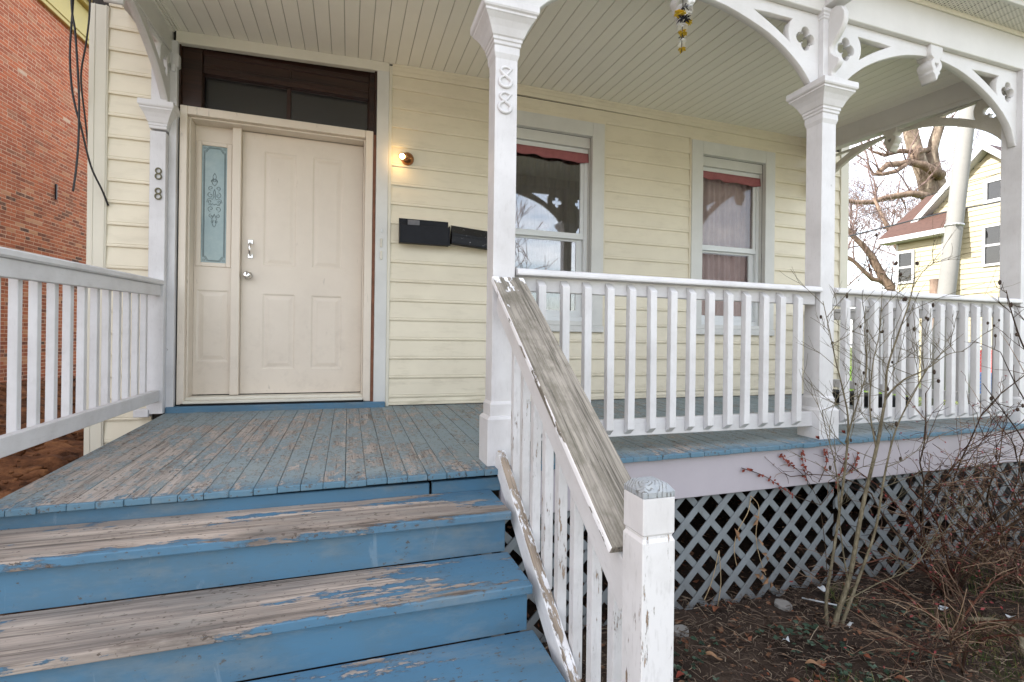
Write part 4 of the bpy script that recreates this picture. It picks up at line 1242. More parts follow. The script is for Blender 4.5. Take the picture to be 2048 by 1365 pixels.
cable([(-1.69, -.15, 3.4), (-1.680, -.15, 2.808), (-1.700, -.14, 2.54), (-1.745, -.1, 2.305), (-1.752, -.02, 2.05), (-1.752, .05, 1.8)], .0055, 'black cable running down beside the edge of the corner board')

# ------------------------------------------------------------------ flower garland under the ceiling
GX, GY, GZ = 1.712, -1.93, -.31
ga = thing('flower_garland', 'artificial garland of white, yellow and black flowers hanging beside the arch pendant', 'garland', (GX, GY, 2.6))
MB().tube([(GX, GY + .03, 2.60), (GX, GY, 2.45), (GX - .002, GY, 2.3), (GX - .006, GY, 2.13)], .002, 5).build('string', 'cable', ga)
def flower(c, r, mat, n, petals=7, dn=.5, asp=.4):
    m = MB()
    for k in range(petals):
        a = 2 * math.pi * k / petals + rnd(-.3, .3)
        d = Vector((math.cos(a), math.sin(a), rnd(-dn, dn * .6))).normalized()
        s = d.cross(Vector((0, 0, 1))).normalized() * r * asp
        p = Vector(c)
        m.add([p, p + d * r * .55 + s, p + d * r + Vector((0, 0, -r * .2)), p + d * r * .55 - s], [(0, 1, 2, 3)])
    m.build(n, mat, ga, fix=False)
for (dx, z, r, mt, nn, asp) in ((.0, 2.735, .05, 'wreath_white', 'white_flower', .4), (.03, 2.70, .045, 'wreath_white', 'white_flower', .4), (.012, 2.69, .04, 'wreath_black', 'black_flower', .14), (.02, 2.655, .045, 'wreath_white', 'white_flower', .3),
                           (-.026, 2.645, .04, 'wreath_yellow', 'yellow_flower', .5), (-.0, 2.632, .045, 'wreath_black', 'black_flower', .16), (.016, 2.622, .042, 'wreath_black', 'black_flower', .2), (.045, 2.618, .028, 'wreath_yellow', 'yellow_flower', .4),
                           (-.006, 2.585, .042, 'wreath_white', 'white_flower', .4), (-.004, 2.545, .034, 'wreath_yellow', 'yellow_flower', .45), (.0, 2.515, .024, 'wreath_black', 'black_flower', .14), (0, 2.492, .032, 'wreath_white', 'white_flower', .35), (-.002, 2.45, .028, 'wreath_yellow', 'yellow_flower', .4)):
    for q in range(2): flower((GX + dx * .85 + rnd(-.005, .005), GY + rnd(-.008, .008), z + GZ + (2.735 - z) * .05 + rnd(-.004, .004)), r * .85, mt, nn, 6, .8, asp)

# plain black box for the unidentified black band along the side railing
MB().box(4.45, 4.72, -1.15, -.42, -.02, .10).build('black_box', 'dark', None, .01)
tag(bpy.data.objects['black_box'], 'long black box on the deck by the far side railing', 'planter')
MB().box(1.62, 1.86, -1.72, -1.5, -.93, -.72).build('storage_bin', 'navy', None, .01)
tag(bpy.data.objects['storage_bin'], 'navy blue plastic bin under the porch behind the lattice', 'bin')

# ------------------------------------------------------------------ brick building to the left
U = Vector((.11, .994, 0)).normalized(); NN = Vector((U.y, -U.x, 0)); A0 = Vector((-5.6, 6.46, 0))
bb = thing('brick_building', 'red brick building with yellow cornice beyond the left side yard', 'building', (-6, 7, -.4))
def bpt(s, z, o=0): p = A0 + U * s + NN * o; return (p.x, p.y, z)
def bhexa(s0, s1, z0, z1, o0, o1): return [bpt(s, z, o) for s in (s0, s1) for o in (o0, o1) for z in (z0, z1)]
MB().hexa(bhexa(-10.5, 9, -1.2, 7.0, -.35, -.006)).build('wall', 'mortar', bb)  # unseen street end lengthened to keep the sun off porch and yard
CH, BLn = .0677, .2155
cand = []
row = 0
z = -.5
while z < 6.78:
    hdr = row % 6 == 5
    bl = BLn / 2 + .002 if hdr else BLn
    s = -.75 + (BLn / 2 if row % 2 else 0)
    while s < 3.3:
        cand.append((s, z, bl - .013))
        s += bl
    z += CH; row += 1
vis = [c for c in cand if -.15 < c[0] < 2.45 and c[1] > -.45]
vis.sort(key=lambda c: (c[0] + .35) ** 2 + (c[1] - 1.6) ** 2 * .22)
near = set(vis[:300])
proto = {}
for c in cand:
    if c not in near: continue
    key = round(c[2], 3)
    off = rnd(-.001, .003)
    if key not in proto:
        o = MB().hexa(bhexa(c[0], c[0] + c[2], c[1], c[1] + CH - .014, -.03, -.0045)).build('brick', 'brick', bb)
        proto[key] = (o, c)
    else:
        o, c0 = proto[key]
        d = U * (c[0] - c0[0]) + NN * off
        again(o, d.x, d.y, c[1] - c0[1])
m = MB()
for c in cand:
    if c in near: continue
    m.hexa(bhexa(c[0], c[0] + c[2], c[1], c[1] + CH - .014, -.03, -.0045 + rnd(-.001, .003)))
m.build('brickwork', 'brick_far', bb)['kind'] = 'stuff'
m = MB(); m.hexa(bhexa(-10.5, 9, 6.72, 6.84, -.1, .07)); m.hexa(bhexa(-10.5, 9, 6.84, 7.42, -.1, .05)); m.hexa(bhexa(-10.5, 9, 7.42, 7.52, -.1, .16)); m.hexa(bhexa(-10.5, 9, 6.80, 6.845, -.1, .09))
m.build('cornice', 'cornice', bb, .01)
m = MB(); m.hexa(bhexa(-10.5, 9, 7.52, 7.66, -.1, .30)); m.hexa(bhexa(-10.5, 9, 7.66, 7.72, -.1, .34)); m.build('gutter', 'gutter', bb, .01)
MB().hexa(bhexa(-10.5, 9, 7.0, 7.66, -8, -.1)).build('roof', 'darkshingle', bb)
MB().hexa(bhexa(-10.5, 9, -1.2, 7.0, -8, -.36)).build('body', 'mortar', bb)
MB().hexa(bhexa(1.285, 1.315, 3.20, 3.50, .004, .03)).build('iron_anchor', 'cable', bb)

# ------------------------------------------------------------------ yellow house to the right
yh = thing('yellow_house', 'pale yellow clapboard house with red brown roof behind the utility pole', 'house', (24, 8.5, -.9))
def yboards(x, y0f, y1f, z0, z1, p):
    z = z0
    while z < z1:
        ya, yb = y0f(z), y1f(z)
        if yb - ya > .1:
            m = MB(); m.hexa([(x - d, y, zz) for d, zz in ((.035, z), (.0, z), (.012, z + p), (.0, z + p)) for y in (ya, yb)]); 
            m.v = []; m.f = []; m.sm = []
            m.add([(x - .035, ya, z), (x - .035, yb, z), (x - .008, ya, z + p + .01), (x - .008, yb, z + p + .01), (x + .01, ya, z), (x + .01, yb, z)], [(0, 2, 3, 1), (0, 1, 5, 4), (0, 4, 2), (1, 3, 5)])
            m.build('siding_board', 'faryellow', yh)
        z += p
MB().box(22.82, 31, 5.95, 10.0, -1, 5.85).build('wall', 'faryellow', yh)
m = MB(); m.add([(22.82, 5.95, 5.85), (22.82, 10.0, 5.85), (22.82, 7.95, 7.9), (31, 5.95, 5.85), (31, 10, 5.85), (31, 7.95, 7.9)], [(0, 1, 2), (3, 5, 4), (0, 2, 5, 3), (1, 4, 5, 2)]); m.build('gable_wall', 'faryellow', yh)
gl = lambda z: max(5.95, 7.95 - (7.9 - z) * 1.0 + .05) if z > 5.8 else 5.95
gr = lambda z: min(10.0, 7.95 + (7.9 - z) * 1.0 - .05) if z > 5.8 else 10.0
yboards(22.8, gl, gr, .2, 7.6, .2)
m = MB()
for sgn in (-1, 1):
    ye = 7.95 + sgn * 2.5
    m.hexa([(x, yy, zz) for x in (22.45, 31.2) for yy, z_ in ((7.95, 8.05), (ye, 5.55)) for zz in (z_, z_ + .14)])
m.build('main_roof', 'darkshingle', yh)
m = MB()
for sgn in (-1, 1):
    ye = 7.95 + sgn * 2.5
    m.hexa([(x, yy, zz) for x in (22.40, 22.47) for yy, z_ in ((7.95, 7.96), (ye, 5.46)) for zz in (z_, z_ + .27)])
    m.hexa([(x, yy, zz) for x in (22.46, 22.83) for yy, z_ in ((7.95, 7.93), (ye, 5.43)) for zz in (z_, z_ + .06)])
m.build('rake_trim', 'farwhite', yh)
# wing in front
MB().box(22.03, 26, 8.95, 10.66, -1, 4.95).build('wall', 'faryellow', yh)
yboards(22.0, lambda z: 8.95, lambda z: 10.66, .2, 4.8, .2)
for k in range(0): pass
MB().box(21.97, 22.03, 8.90, 9.0, -1, 4.9).box(21.97, 22.03, 10.62, 10.70, -1, 4.9).build('corner_board', 'farwhite', yh)
m = MB()
m.hexa([(x, y, z_ + t) for y in (8.6, 11.15) for x, z_ in ((21.55, 5.04), (24.5, 7.16)) for t in (0, .1)])
m.hexa([(x, y, z_ + t) for y in (8.6, 11.15) for x, z_ in ((24.5, 7.16), (27.4, 5.04)) for t in (0, .1)])
m.build('wing_roof', 'shingle', yh)
MB().box(21.50, 21.60, 8.6, 11.17, 4.90, 5.10).box(21.58, 22.05, 8.6, 11.1, 4.88, 4.93).build('eave_trim', 'farwhite', yh)
def fwin(x, y0, y1, z0, z1, wd=.09, bar=True):
    m = MB()
    m.box(x - .06, x + .02, y0 - wd, y0, z0 - wd, z1 + wd); m.box(x - .06, x + .02, y1, y1 + wd, z0 - wd, z1 + wd); m.box(x - .06, x + .02, y0, y1, z1, z1 + wd); m.box(x - .06, x + .02, y0, y1, z0 - wd, z0)
    if bar: m.box(x - .05, x + .02, y0, y1, (z0 + z1) / 2 - .04, (z0 + z1) / 2 + .04)
    wn = m.build('window', 'farwhite', yh)
    MB().box(x - .02, x - .01, y0, y1, z0, z1).build('pane', 'farglass', wn)
    MB().box(x - .004, x + .001, y0, y1, z0, z1).build('dark_room', 'room', wn)
fwin(21.97, 10.04, 10.54, 3.25, 4.42)
fwin(22.77, 7.1, 8.0, 3.68, 5.05)
fwin(22.77, 7.25, 7.95, 6.08, 6.72, .12, False)

# ------------------------------------------------------------------ utility pole, wires
po = thing('utility_pole', 'pale leaning utility pole in front of the yellow house', 'pole', (11.97, 3.03, -.95))
def pp(z): t = (z - 1.71) / (5.075 - 1.71); return (12.10 + .334 * t, 2.956 - .114 * t, z)
MB().tube([pp(z) for z in (-1.0, .5, 2, 4, 6, 8.5)], [.163, .158, .153, .148, .142, .132], 18).build('shaft', 'pole', po)
m = MB(); m.tube([pp(3.11), pp(3.16)], [.168, .168], 18); m.tube([(pp(3.13)[0] - .16, pp(3.13)[1] - .12, 3.13), (pp(3.13)[0] - .2, pp(3.13)[1] - .13, 3.13)], .03, 8); m.build('steel_band', 'steel', po)
def wire(pts, r, label):
    m = MB(); m.tube(pts, r, 6)
    tag(m.build('power_line', 'cable', None), label, 'power line', 'wires crossing behind the porch')
wire([(8, 6.0, 2.2), (12.849, 6.287, 3.482), (13.533, 6.378, 3.665), (17.621, 6.295, 4.746), (20.27, 6.16, 5.334), (26, 6.1, 6.7)], .022, 'thick dark power line crossing in front of the yellow house')
wire([(17.5, 9.0, 5.2), (19.0, 8.2, 5.75), (21.2, 7.2, 6.5), (24, 5, 7.6)], .010, 'thin pale wire above the thick power line')

# ------------------------------------------------------------------ trees
def branch(m, p, d, L, r, depth, twist=.35, n=5, kids=(3, 5), grav=.02, rmin=.006):
    pts = [Vector(p)]; rr = [r]
    d = Vector(d).normalized()
    seg = 5 if depth > 1 else 4
    for i in range(seg):
        d = (d + Vector((rnd(-1, 1), rnd(-1, 1), rnd(-1, 1))) * twist * .5 + Vector((0, 0, grav))).normalized()
        pts.append(pts[-1] + d * L / seg); rr.append(max(rmin, r * (1 - .62 * (i + 1) / seg)))
    m.tube(pts, rr, n if depth > 1 else 3, True, False)
    if depth <= 0: return
    for k in range(random.randint(*kids)):
        i = random.randint(1, seg)
        dd = (d + Vector((rnd(-1, 1), rnd(-1, 1), rnd(-.6, 1))) * 1.0).normalized()
        branch(m, pts[i], dd, L * rnd(.5, .75), max(rmin, rr[i] * rnd(.45, .7)), depth - 1, twist, n, kids, grav, rmin)
TW = Vector((-.33, -.94, 0))
big = thing('sycamore_tree', 'huge bare sycamore with mottled trunk and sawn limbs behind the red roof', 'tree', (37.2, 18.3, -.95), 'bare trees beyond the yard')
trunk = [(37.4, 18.2, -1), (37.3, 18.25, 5), (36.95, 18.35, 8.8), (36.816, 18.396, 9.979), (36.489, 18.502, 10.971), (36.161, 18.609, 11.963), (35.838, 18.714, 12.8), (35.576, 18.799, 13.6), (35.3, 18.874, 14.6), (35.0, 18.96, 17), (35.2, 19, 20)]
MB().tube(trunk, [1.0, .92, .82, .62, .52, .44, .42, .42, .42, .38, .26], 14).build('trunk', 'sycamore', big)
MB().tube([(37.35, 18.2, 7), (37.12, 18.28, 9.4), (37.08, 18.30, 10.6), (36.95, 18.34, 11.6), (36.75, 18.41, 12.4), (36.62, 18.46, 13.3), (36.78, 18.4, 14.2), (37.1, 18.31, 15.2), (37.6, 18.2, 18)], [.8, .74, .6, .46, .40, .36, .32, .30, .24], 12).build('limb', 'sycamore', big)
MB().tube([(36.6, 17.9, 11.75), (35.9, 17.8, 11.85), (35.0, 17.93, 12.25), (34.2, 18.2, 12.42), (33.589, 18.40, 12.30), (32.825, 18.65, 12.25), (32.28, 18.83, 11.75)], [.34, .28, .24, .22, .20, .18, .17], 9).build('limb', 'bark_brown', big)
MB().tube([(34.7, 18.05, 12.3), (34.5, 18.1, 12.9), (34.75, 18.05, 13.4)], [.2, .26, .2], 9).build('limb', 'bark_brown', big)
MB().tube([(34.0, 18.2, 12.35), (33.3, 18.4, 11.8), (32.5, 18.7, 11.6), (31.9, 18.9, 11.6)], [.17, .14, .12, .11], 7).build('limb', 'bark_brown', big)
MB().tube([(36.4, 18.5, 13.6), (35.2, 18.4, 13.3), (33.9, 18.6, 13.25), (32.8, 18.8, 12.9), (31.9, 19, 13.1)], [.2, .17, .15, .12, .07], 7).build('limb', 'bark_brown', big)
MB().tube([(35.9, 17.6, 9.6), (34.046, 17.2, 9.95), (33.303, 17.446, 10.1), (32.416, 17.738, 9.95), (31.677, 17.981, 9.8), (30.94, 18.224, 9.52), (30.05, 18.517, 9.5), (28.5, 18.9, 9.7)], [.3, .24, .20, .185, .17, .15, .14, .1], 8).build('limb', 'bark_brown', big)
m = MB()
random.seed(11)
for base in ((32.3, 18.8, 11.8), (32.0, 18.9, 11.6), (31.9, 19, 13.1), (33, 18.7, 12.9), (34, 18.3, 12.4), (29.6, 18.6, 9.5), (31, 18.2, 9.6), (33.3, 17.5, 10.1), (32.6, 17.9, 10), (35.2, 18.9, 16), (36.9, 18.4, 15), (37.4, 18.3, 16.5), (35.3, 18.9, 15)):
    for q in range(3):
        branch(m, base, (rnd(-1, .6), rnd(-.4, .4), rnd(-.5, 1)), rnd(1.6, 3.0), .055, 2, .5, 4, (2, 4), .03, .012)
m.build('twigs', 'twig_far', big, fix=False)['kind'] = 'stuff'
def bare_tree(base, h, r, label, seed, lean=(0, 0), n0=9, mat='twig_far', depth=4, cl=.35, kids=(3, 4), rmin=.013):
    random.seed(seed)
    t = thing('bare_tree', label, 'tree', base, 'bare trees beyond the yard')
    b = Vector(base)
    top = b + Vector((lean[0], lean[1], h * .75))
    mid = b.lerp(top, .5) + Vector((rnd(-.3, .3), rnd(-.3, .3), 0))
    MB().tube([b, b.lerp(mid, .5), mid, mid.lerp(top, .5), top], [r, r * .85, r * .7, r * .5, r * .25], 8).build('trunk', 'bark_brown', t)
    m = MB()
    for k in range(n0):
        f = cl + (1 - cl) * k / n0
        p = b.lerp(mid, f * 2) if f < .5 else mid.lerp(top, f * 2 - 1)
        a = k * 2.4
        branch(m, p, (math.cos(a), math.sin(a), rnd(.4, 1.1)), h * rnd(.28, .42) * (1.25 - f * .6), r * .42 * (1.2 - f), depth, .45, 5, kids, .05, rmin)
    m.build('branches', mat, t, fix=False)['kind'] = 'stuff'
    return t
# the near bare tree whose leaning limbs show left of the yellow house
lt = thing('bare_tree', 'bare brown tree with thick limbs leaning left beside the yellow house', 'tree', (28.6, 13.8, -.95), 'bare trees beyond the yard')
MB().tube([(28.6, 13.8, -1), (28.2, 13.9, 1.2), (27.6, 14.1, 2.6), (27.125, 14.224, 3.375), (26.494, 14.43, 4.152), (25.984, 14.597, 5.192), (25.479, 14.762, 5.839), (24.977, 14.927, 6.303), (24.648, 15.034, 6.744), (23.6, 15.4, 8.2)], [.42, .36, .30, .24, .21, .17, .14, .12, .10, .06], 9).build('trunk', 'bark_brown', lt)
MB().tube([(27.5, 14.1, 2.75), (26.9, 14.3, 3.7), (26.62, 14.389, 3.95), (25.999, 14.594, 4.05), (25.495, 14.758, 4.531), (25.118, 14.882, 4.919), (24.667, 15.03, 5.253), (23.4, 15.4, 6.1)], [.2, .16, .14, .12, .10, .09, .08, .05], 8).build('limb', 'bark_brown', lt)
MB().tube([(28.1, 13.9, 1.5), (27.9, 14, 3.4), (27.6, 14.1, 5.0), (26.9, 14.4, 6.6), (26.3, 14.8, 8.4)], [.26, .2, .15, .10, .06], 8).build('limb', 'bark_brown', lt)
m = MB(); random.seed(21)
for p in ((26.5, 14.4, 4.15), (26, 14.6, 5.2), (25.5, 14.8, 5.8), (25, 14.9, 6.3), (24.6, 15, 6.7), (23.8, 15.3, 7.9), (26, 14.6, 4.05), (25.1, 14.9, 4.9), (24.6, 15, 5.3), (23.6, 15.4, 6.0), (27.6, 14.1, 5), (27, 14.3, 6.4), (26.4, 14.7, 8.2), (27.2, 14.2, 3.4)):
    for q in range(2): branch(m, p, (rnd(-1, .5), rnd(-.4, .6), rnd(.0, 1)), rnd(1.2, 2.2), .045, 3, .5, 4, (2, 3), .04, .010)
m.build('twigs', 'twig_far', lt, fix=False)['kind'] = 'stuff'
bare_tree((33, 24, -.95), 15, .26, 'slender bare tree in the gap right of the corner board', 31, (-1, .3), 11, kids=(3, 4), rmin=.010)
bare_tree((44, 25, -.95), 17, .30, 'bare reddish tree between the sycamore and the utility pole', 32, (.5, 0), 12, kids=(3, 4), rmin=.010)
bare_tree((39, 33, -.95), 13, .24, 'distant low bare tree above the right porch railing', 33, (.3, .2), 11, kids=(3, 4), rmin=.010)
bare_tree((49, 21, -.95), 18, .32, 'tall bare tree behind the gable of the yellow house', 34, (.5, 0), 11, kids=(3, 4), rmin=.010)

# ------------------------------------------------------------------ yard behind the right railing
fe = thing('chain_link_fence', 'grey chain link fence in the yard beyond the right railing', 'fence', (12, 3.4, -.93))
f0, f1 = Vector((9.6, 4.2, -.93)), Vector((16.5, 1.95, -.93))
fd = (f1 - f0); FL = fd.length; fd.normalize()
MB().tube([f0 + Vector((0, 0, 1.5)), f1 + Vector((0, 0, 1.5))], .022, 6).build('top_rail', 'steel', fe)
q0 = None
for k in range(5):
    p = f0 + fd * FL * k / 4
    MB().tube([p, p + Vector((0, 0, 1.58))], .03, 8).build('fence_post', 'steel', fe)
m = MB(); s = -1.5
while s < FL:
    for sg in (1, -1):
        a, b = s, s + 1.48
        za, zb = (0, 1.48) if sg > 0 else (1.48, 0)
        def lim(u): return max(0, min(FL, u))
        ua, ub = lim(a), lim(b)
        if ub - ua > .05:
            ia, ib = (ua - a) / (b - a), (ub - a) / (b - a)
            m.tube([f0 + fd * ua + Vector((0, 0, za + (zb - za) * ia)), f0 + fd * ub + Vector((0, 0, za + (zb - za) * ib))], .0035, 3, False, False)
    s += .075
m.build('chain_link', 'steel', fe, fix=False)['kind'] = 'stuff'
def garden_chair(x, y, label):
    t = thing('garden_chair', label, 'chair', (x, y, -.93), 'lime plastic chairs in the yard')
    MB().box(x - .2, x + .2, y - .2, y + .2, -.53, -.49).build('seat', 'lime', t, .01)
    m = MB(); m.hexa([(xx, yy, zz) for xx in (x - .2, x + .2) for yy, zz in ((y + .17, -.49), (y + .2, -.49), (y + .27, .02), (y + .3, .02))]); 
    m.v = []; m.f = []; m.sm = []
    m.hexa([(xx, y + .17 + o + k * .1, -.49 + k * .52) for xx in (x - .2, x + .2) for o in (0, .03) for k in (0, 1)]); m.build('backrest', 'lime', t, .01)
    for sx in (-.17, .17):
        for sy in (-.17, .17): MB().box(x + sx - .02, x + sx + .02, y + sy - .02, y + sy + .02, -.93, -.53).build('leg', 'lime', t)
garden_chair(11.97, 4.65, 'lime green plastic chair, the left one seen through the side railing')
garden_chair(12.72, 4.45, 'lime green plastic chair, the right one seen through the side railing')
m = MB()
rs = thing('red_slide', 'red plastic slide with ridged side beyond the fence', 'slide', (14.9, 3.6, -.93))
MB().hexa([(14.7 + a, 3.5 + b, c) for a, c_ in ((0, -.9), (.35, .42)) for b in (0, .5) for c in (c_, c_ + .06)]).build('slide_bed', 'red', rs)
MB().hexa([(14.7 + a, 3.46 + b, c) for a, c_ in ((0, -.92), (.35, .40)) for b in (0, .04) for c in (c_, c_ + .2)]).build('side_rail', 'red', rs)
MB().hexa([(14.7 + a, 4.0 + b, c) for a, c_ in ((0, -.92), (.35, .40)) for b in (0, .04) for c in (c_, c_ + .2)]).build('side_rail', 'red', rs)
MB().box(15.02, 15.08, 3.5, 4.0, -.93, .45).build('ladder', 'red', rs)
m = MB().lathe([(.24, -.93), (.26, -.9), (.27, -.5), (.26, -.1), (.23, -.06)], (14.55, 3.66, 0), 16)
tag(m.build('barrel', 'bluep', None), 'blue plastic barrel beside the red slide', 'barrel')
m = MB().tube([(13.6, 4.1, -.95), (13.62, 4.1, 2.2)], .11, 10)
tag(m.build('fence_trunk', 'bark_brown', None), 'dark thin tree trunk seen through the right railing', 'tree trunk')

# ------------------------------------------------------------------ plants by the porch
random.seed(5)
def spline(P, n=5):
    P = [Vector(p) for p in P]; out = []
    for i in range(len(P) - 1):
        p0, p1, p2, p3 = P[max(i - 1, 0)], P[i], P[i + 1], P[min(i + 2, len(P) - 1)]
        for k in range(n):
            t = k / n
            out.append(.5 * (2 * p1 + (p2 - p0) * t + (2 * p0 - 5 * p1 + 4 * p2 - p3) * t * t + (3 * p1 - p0 - 3 * p2 + p3) * t ** 3))
    out.append(P[-1]); return out
sap = thing('shrub', 'bare multi stemmed sapling with dark seed pods in front of the corner column', 'shrub', (2.41, -2.3, -.94))
stems = [([(2.40, -2.30, -.96), (2.43, -2.30, -.85), (2.515, -2.30, -.658), (2.617, -2.29, -.30), (2.724, -2.28, -.014), (2.80, -2.26, .18), (2.833, -2.25, .26), (2.86, -2.24, .42), (2.93, -2.25, .62), (3.0, -2.26, .80), (3.04, -2.26, .95)], .021, .003),
         ([(2.38, -2.29, -.96), (2.40, -2.26, -.80), (2.46, -2.25, -.55), (2.54, -2.24, -.176), (2.568, -2.24, .119), (2.54, -2.23, .30), (2.50, -2.22, .45), (2.45, -2.22, .62), (2.40, -2.22, .78)], .014, .0022),
         ([(2.42, -2.31, -.96), (2.52, -2.33, -.7), (2.64, -2.34, -.42), (2.70, -2.34, -.15), (2.80, -2.33, .1), (2.96, -2.32, .30), (3.12, -2.30, .45), (3.3, -2.3, .56)], .013, .002),
         ([(2.50, -2.3, -.70), (2.44, -2.3, -.40), (2.42, -2.29, -.1), (2.36, -2.28, .1), (2.34, -2.27, .22)], .006, .0018),
         ([(2.83, -2.25, .26), (2.90, -2.3, .36), (3.05, -2.32, .42), (3.2, -2.33, .50), (3.34, -2.33, .52)], .008, .0018),
         ([(2.55, -2.24, .02), (2.60, -2.26, .22), (2.66, -2.27, .42), (2.64, -2.27, .60), (2.66, -2.26, .76)], .006, .0016),
         ([(2.724, -2.28, -.01), (2.70, -2.26, .2), (2.72, -2.26, .45), (2.78, -2.25, .62), (2.80, -2.25, .9)], .007, .0016),
         ([(2.45, -2.3, -.8), (2.6, -2.38, -.68), (2.8, -2.42, -.6), (2.95, -2.45, -.40), (3.02, -2.45, -.22)], .005, .0015)]
pods = []
tw = MB()
def twig(p, d, L, r, depth, store):
    pts = [Vector(p)]; d = Vector(d).normalized()
    for i in range(4):
        d = (d + Vector((rnd(-1, 1), rnd(-1, 1), rnd(-.7, 1))) * .22).normalized()
        pts.append(pts[-1] + d * L / 4)
    tw.tube(pts, [r, r * .85, r * .7, r * .6, r * .5], 4, True, False)
    if depth > 0:
        for k in range(random.randint(1, 3)):
            i = random.randint(1, 3)
            twig(pts[i], d + Vector((rnd(-1, 1), rnd(-1, 1), rnd(-.3, .9))) * .9, L * rnd(.45, .7), r * .7, depth - 1, store)
    elif random.random() < .45: store.append(pts[-1])
for P, r0, r1 in stems:
    sp = spline(P, 5); n = len(sp)
    MB().tube(sp, [(r0 + (r1 - r0) * (i / (n - 1)) ** .6) * .8 for i in range(n)], 8).build('stem', 'stem', sap)
    for i in range(n // 3, n, 2):
        if random.random() < .85:
            twig(sp[i], (rnd(-1, 1), rnd(-.7, .7), rnd(.1, 1.1)), rnd(.12, .38), .0022, 2, pods)
tw.build('twigs', 'stem', sap, fix=False)['kind'] = 'stuff'
def pod(p, parent, s=1.0):
    m = MB(); r = rnd(.006, .0095) * s
    m.ball((p[0], p[1], p[2]), r, 6, 5, (rnd(.7, .9), rnd(.7, .9), rnd(1.2, 1.7)))
    m.build('seed_pod', 'seed', parent)
random.shuffle(pods)
for p in pods[:34]:
    pod(p, sap)
    if random.random() < .4: pod(p + Vector((rnd(-.016, .016), rnd(-.01, .01), rnd(-.012, .012))), sap, .9)
# a branch of the same kind of shrub reaching in from the right edge of the picture
sap2 = thing('shrub', 'bare branch with seed pods reaching in at the right picture edge', 'shrub', (3.55, -2.55, -.94))
tw = MB(); pods = []
for P, r0, r1 in (([(3.55, -2.55, -.96), (3.56, -2.56, -.4), (3.62, -2.57, .1), (3.60, -2.58, .42), (3.48, -2.58, .66), (3.42, -2.58, .86)], .012, .002),
                  ([(3.62, -2.57, .15), (3.50, -2.58, .40), (3.36, -2.58, .56), (3.27, -2.58, .72), (3.22, -2.58, .84)], .006, .0018),
                  ([(3.60, -2.57, .0), (3.46, -2.57, .2), (3.32, -2.57, .36), (3.20, -2.57, .52)], .005, .0016),
                  ([(3.58, -2.57, -.2), (3.40, -2.57, .05), (3.22, -2.57, .22), (3.08, -2.56, .36)], .005, .0016)):
    sp = spline(P, 5); n = len(sp)
    MB().tube(sp, [r0 + (r1 - r0) * (i / (n - 1)) for i in range(n)], 7).build('stem', 'seed' if r0 < .01 else 'cane', sap2)
    for i in range(n // 3, n, 2):
        if random.random() < .6: twig(sp[i], (rnd(-1, .5), rnd(-.4, .4), rnd(.0, 1)), rnd(.08, .2), .0024, 1, pods)
tw.build('twigs', 'cane', sap2, fix=False)['kind'] = 'stuff'
for p in pods[:16]: pod(p, sap2)

def rose(base, label, seed, ncane, hgt, spread, leaf=60):
    random.seed(seed)
    t = thing('rose_bush', label, 'bush', base, 'thorny rose bushes along the porch')
    b = Vector(base)
    tips = MB(); lv = MB(); 
    for k in range(ncane):
        a = rnd(0, 6.28)
        d = Vector((math.cos(a) * spread, math.sin(a) * spread * .7, 1)).normalized()
        p = b + Vector((rnd(-.08, .08), rnd(-.06, .06), 0)); pts = [p]
        Lc = hgt * rnd(.6, 1.1); 
        for i in range(9):
            d = (d + Vector((rnd(-1, 1), rnd(-1, 1), rnd(-.6, .5))) * .22 + Vector((0, 0, -.05 * i * .5))).normalized()
            pts.append(pts[-1] + d * Lc / 9)
            if pts[-1].y > -1.96: pts[-1].y = -1.96 - rnd(0, .05); d.y = -abs(d.y) * .5
            if pts[-1].z < -.90: pts[-1].z = -.90; d.z = abs(d.z)
        r = rnd(.0035, .008)
        m = MB(); m.tube(pts, [r * (1 - .07 * i) for i in range(10)], 6); m.build('cane', 'canered' if random.random() < .45 else 'cane', t)
        for i in range(2, 10):
            for q in range(random.randint(1, 3)):
                dd = (d + Vector((rnd(-1, 1), rnd(-1, 1), rnd(-.3, 1))) * 1.1).normalized()
                Lt = rnd(.08, .30)
                pp_ = [pts[i]]
                for w_ in range(3):
                    dd = (dd + Vector((rnd(-1, 1), rnd(-1, 1), rnd(-1, .8))) * .3).normalized()
                    pp_.append(pp_[-1] + dd * Lt / 3)
                    if pp_[-1].y > -1.955: pp_[-1].y = -1.955
                tips.tube(pp_, [.0023, .0019, .0015, .0011], 3, True, False)
                for w_ in range(1, 4):
                    if random.random() < .5:
                        e = Vector((rnd(-1, 1), rnd(-1, 1), rnd(-.6, 1))).normalized() * rnd(.03, .09)
                        tips.tube([pp_[w_], pp_[w_] + e * .5 + Vector((rnd(-.01, .01), rnd(-.01, .01), 0)), pp_[w_] + e], [.0018, .0015, .001], 3, True, False)
                        if random.random() < leaf / 100:
                            s = rnd(.007, .014); c = pp_[w_] + e
                            u = Vector((rnd(-1, 1), rnd(-1, 1), rnd(-1, 1))).normalized(); v = u.orthogonal().normalized()
                            s *= .8
                            lv.add([c - u * s, c + v * s * .5, c + u * s, c - v * s * .5], [(0, 1, 2, 3)])
    tips.build('twigs', 'rosetwigs', t, fix=False)['kind'] = 'stuff'
    if lv.v: lv.build('leaves', 'rosered', t, fix=False)['kind'] = 'stuff'
    return t
rose((3.45, -2.2, -.94), 'thorny rose bush with red shoots against the lattice at the right', 41, 18, 1.3, .8)
rose((2.95, -2.55, -.94), 'low thorny rose bush with red shoots in front of the other one', 42, 9, .8, 1.1)
rose((3.95, -2.3, -.94), 'thorny rose bush at the right edge of the picture', 43, 17, 1.45, .7)
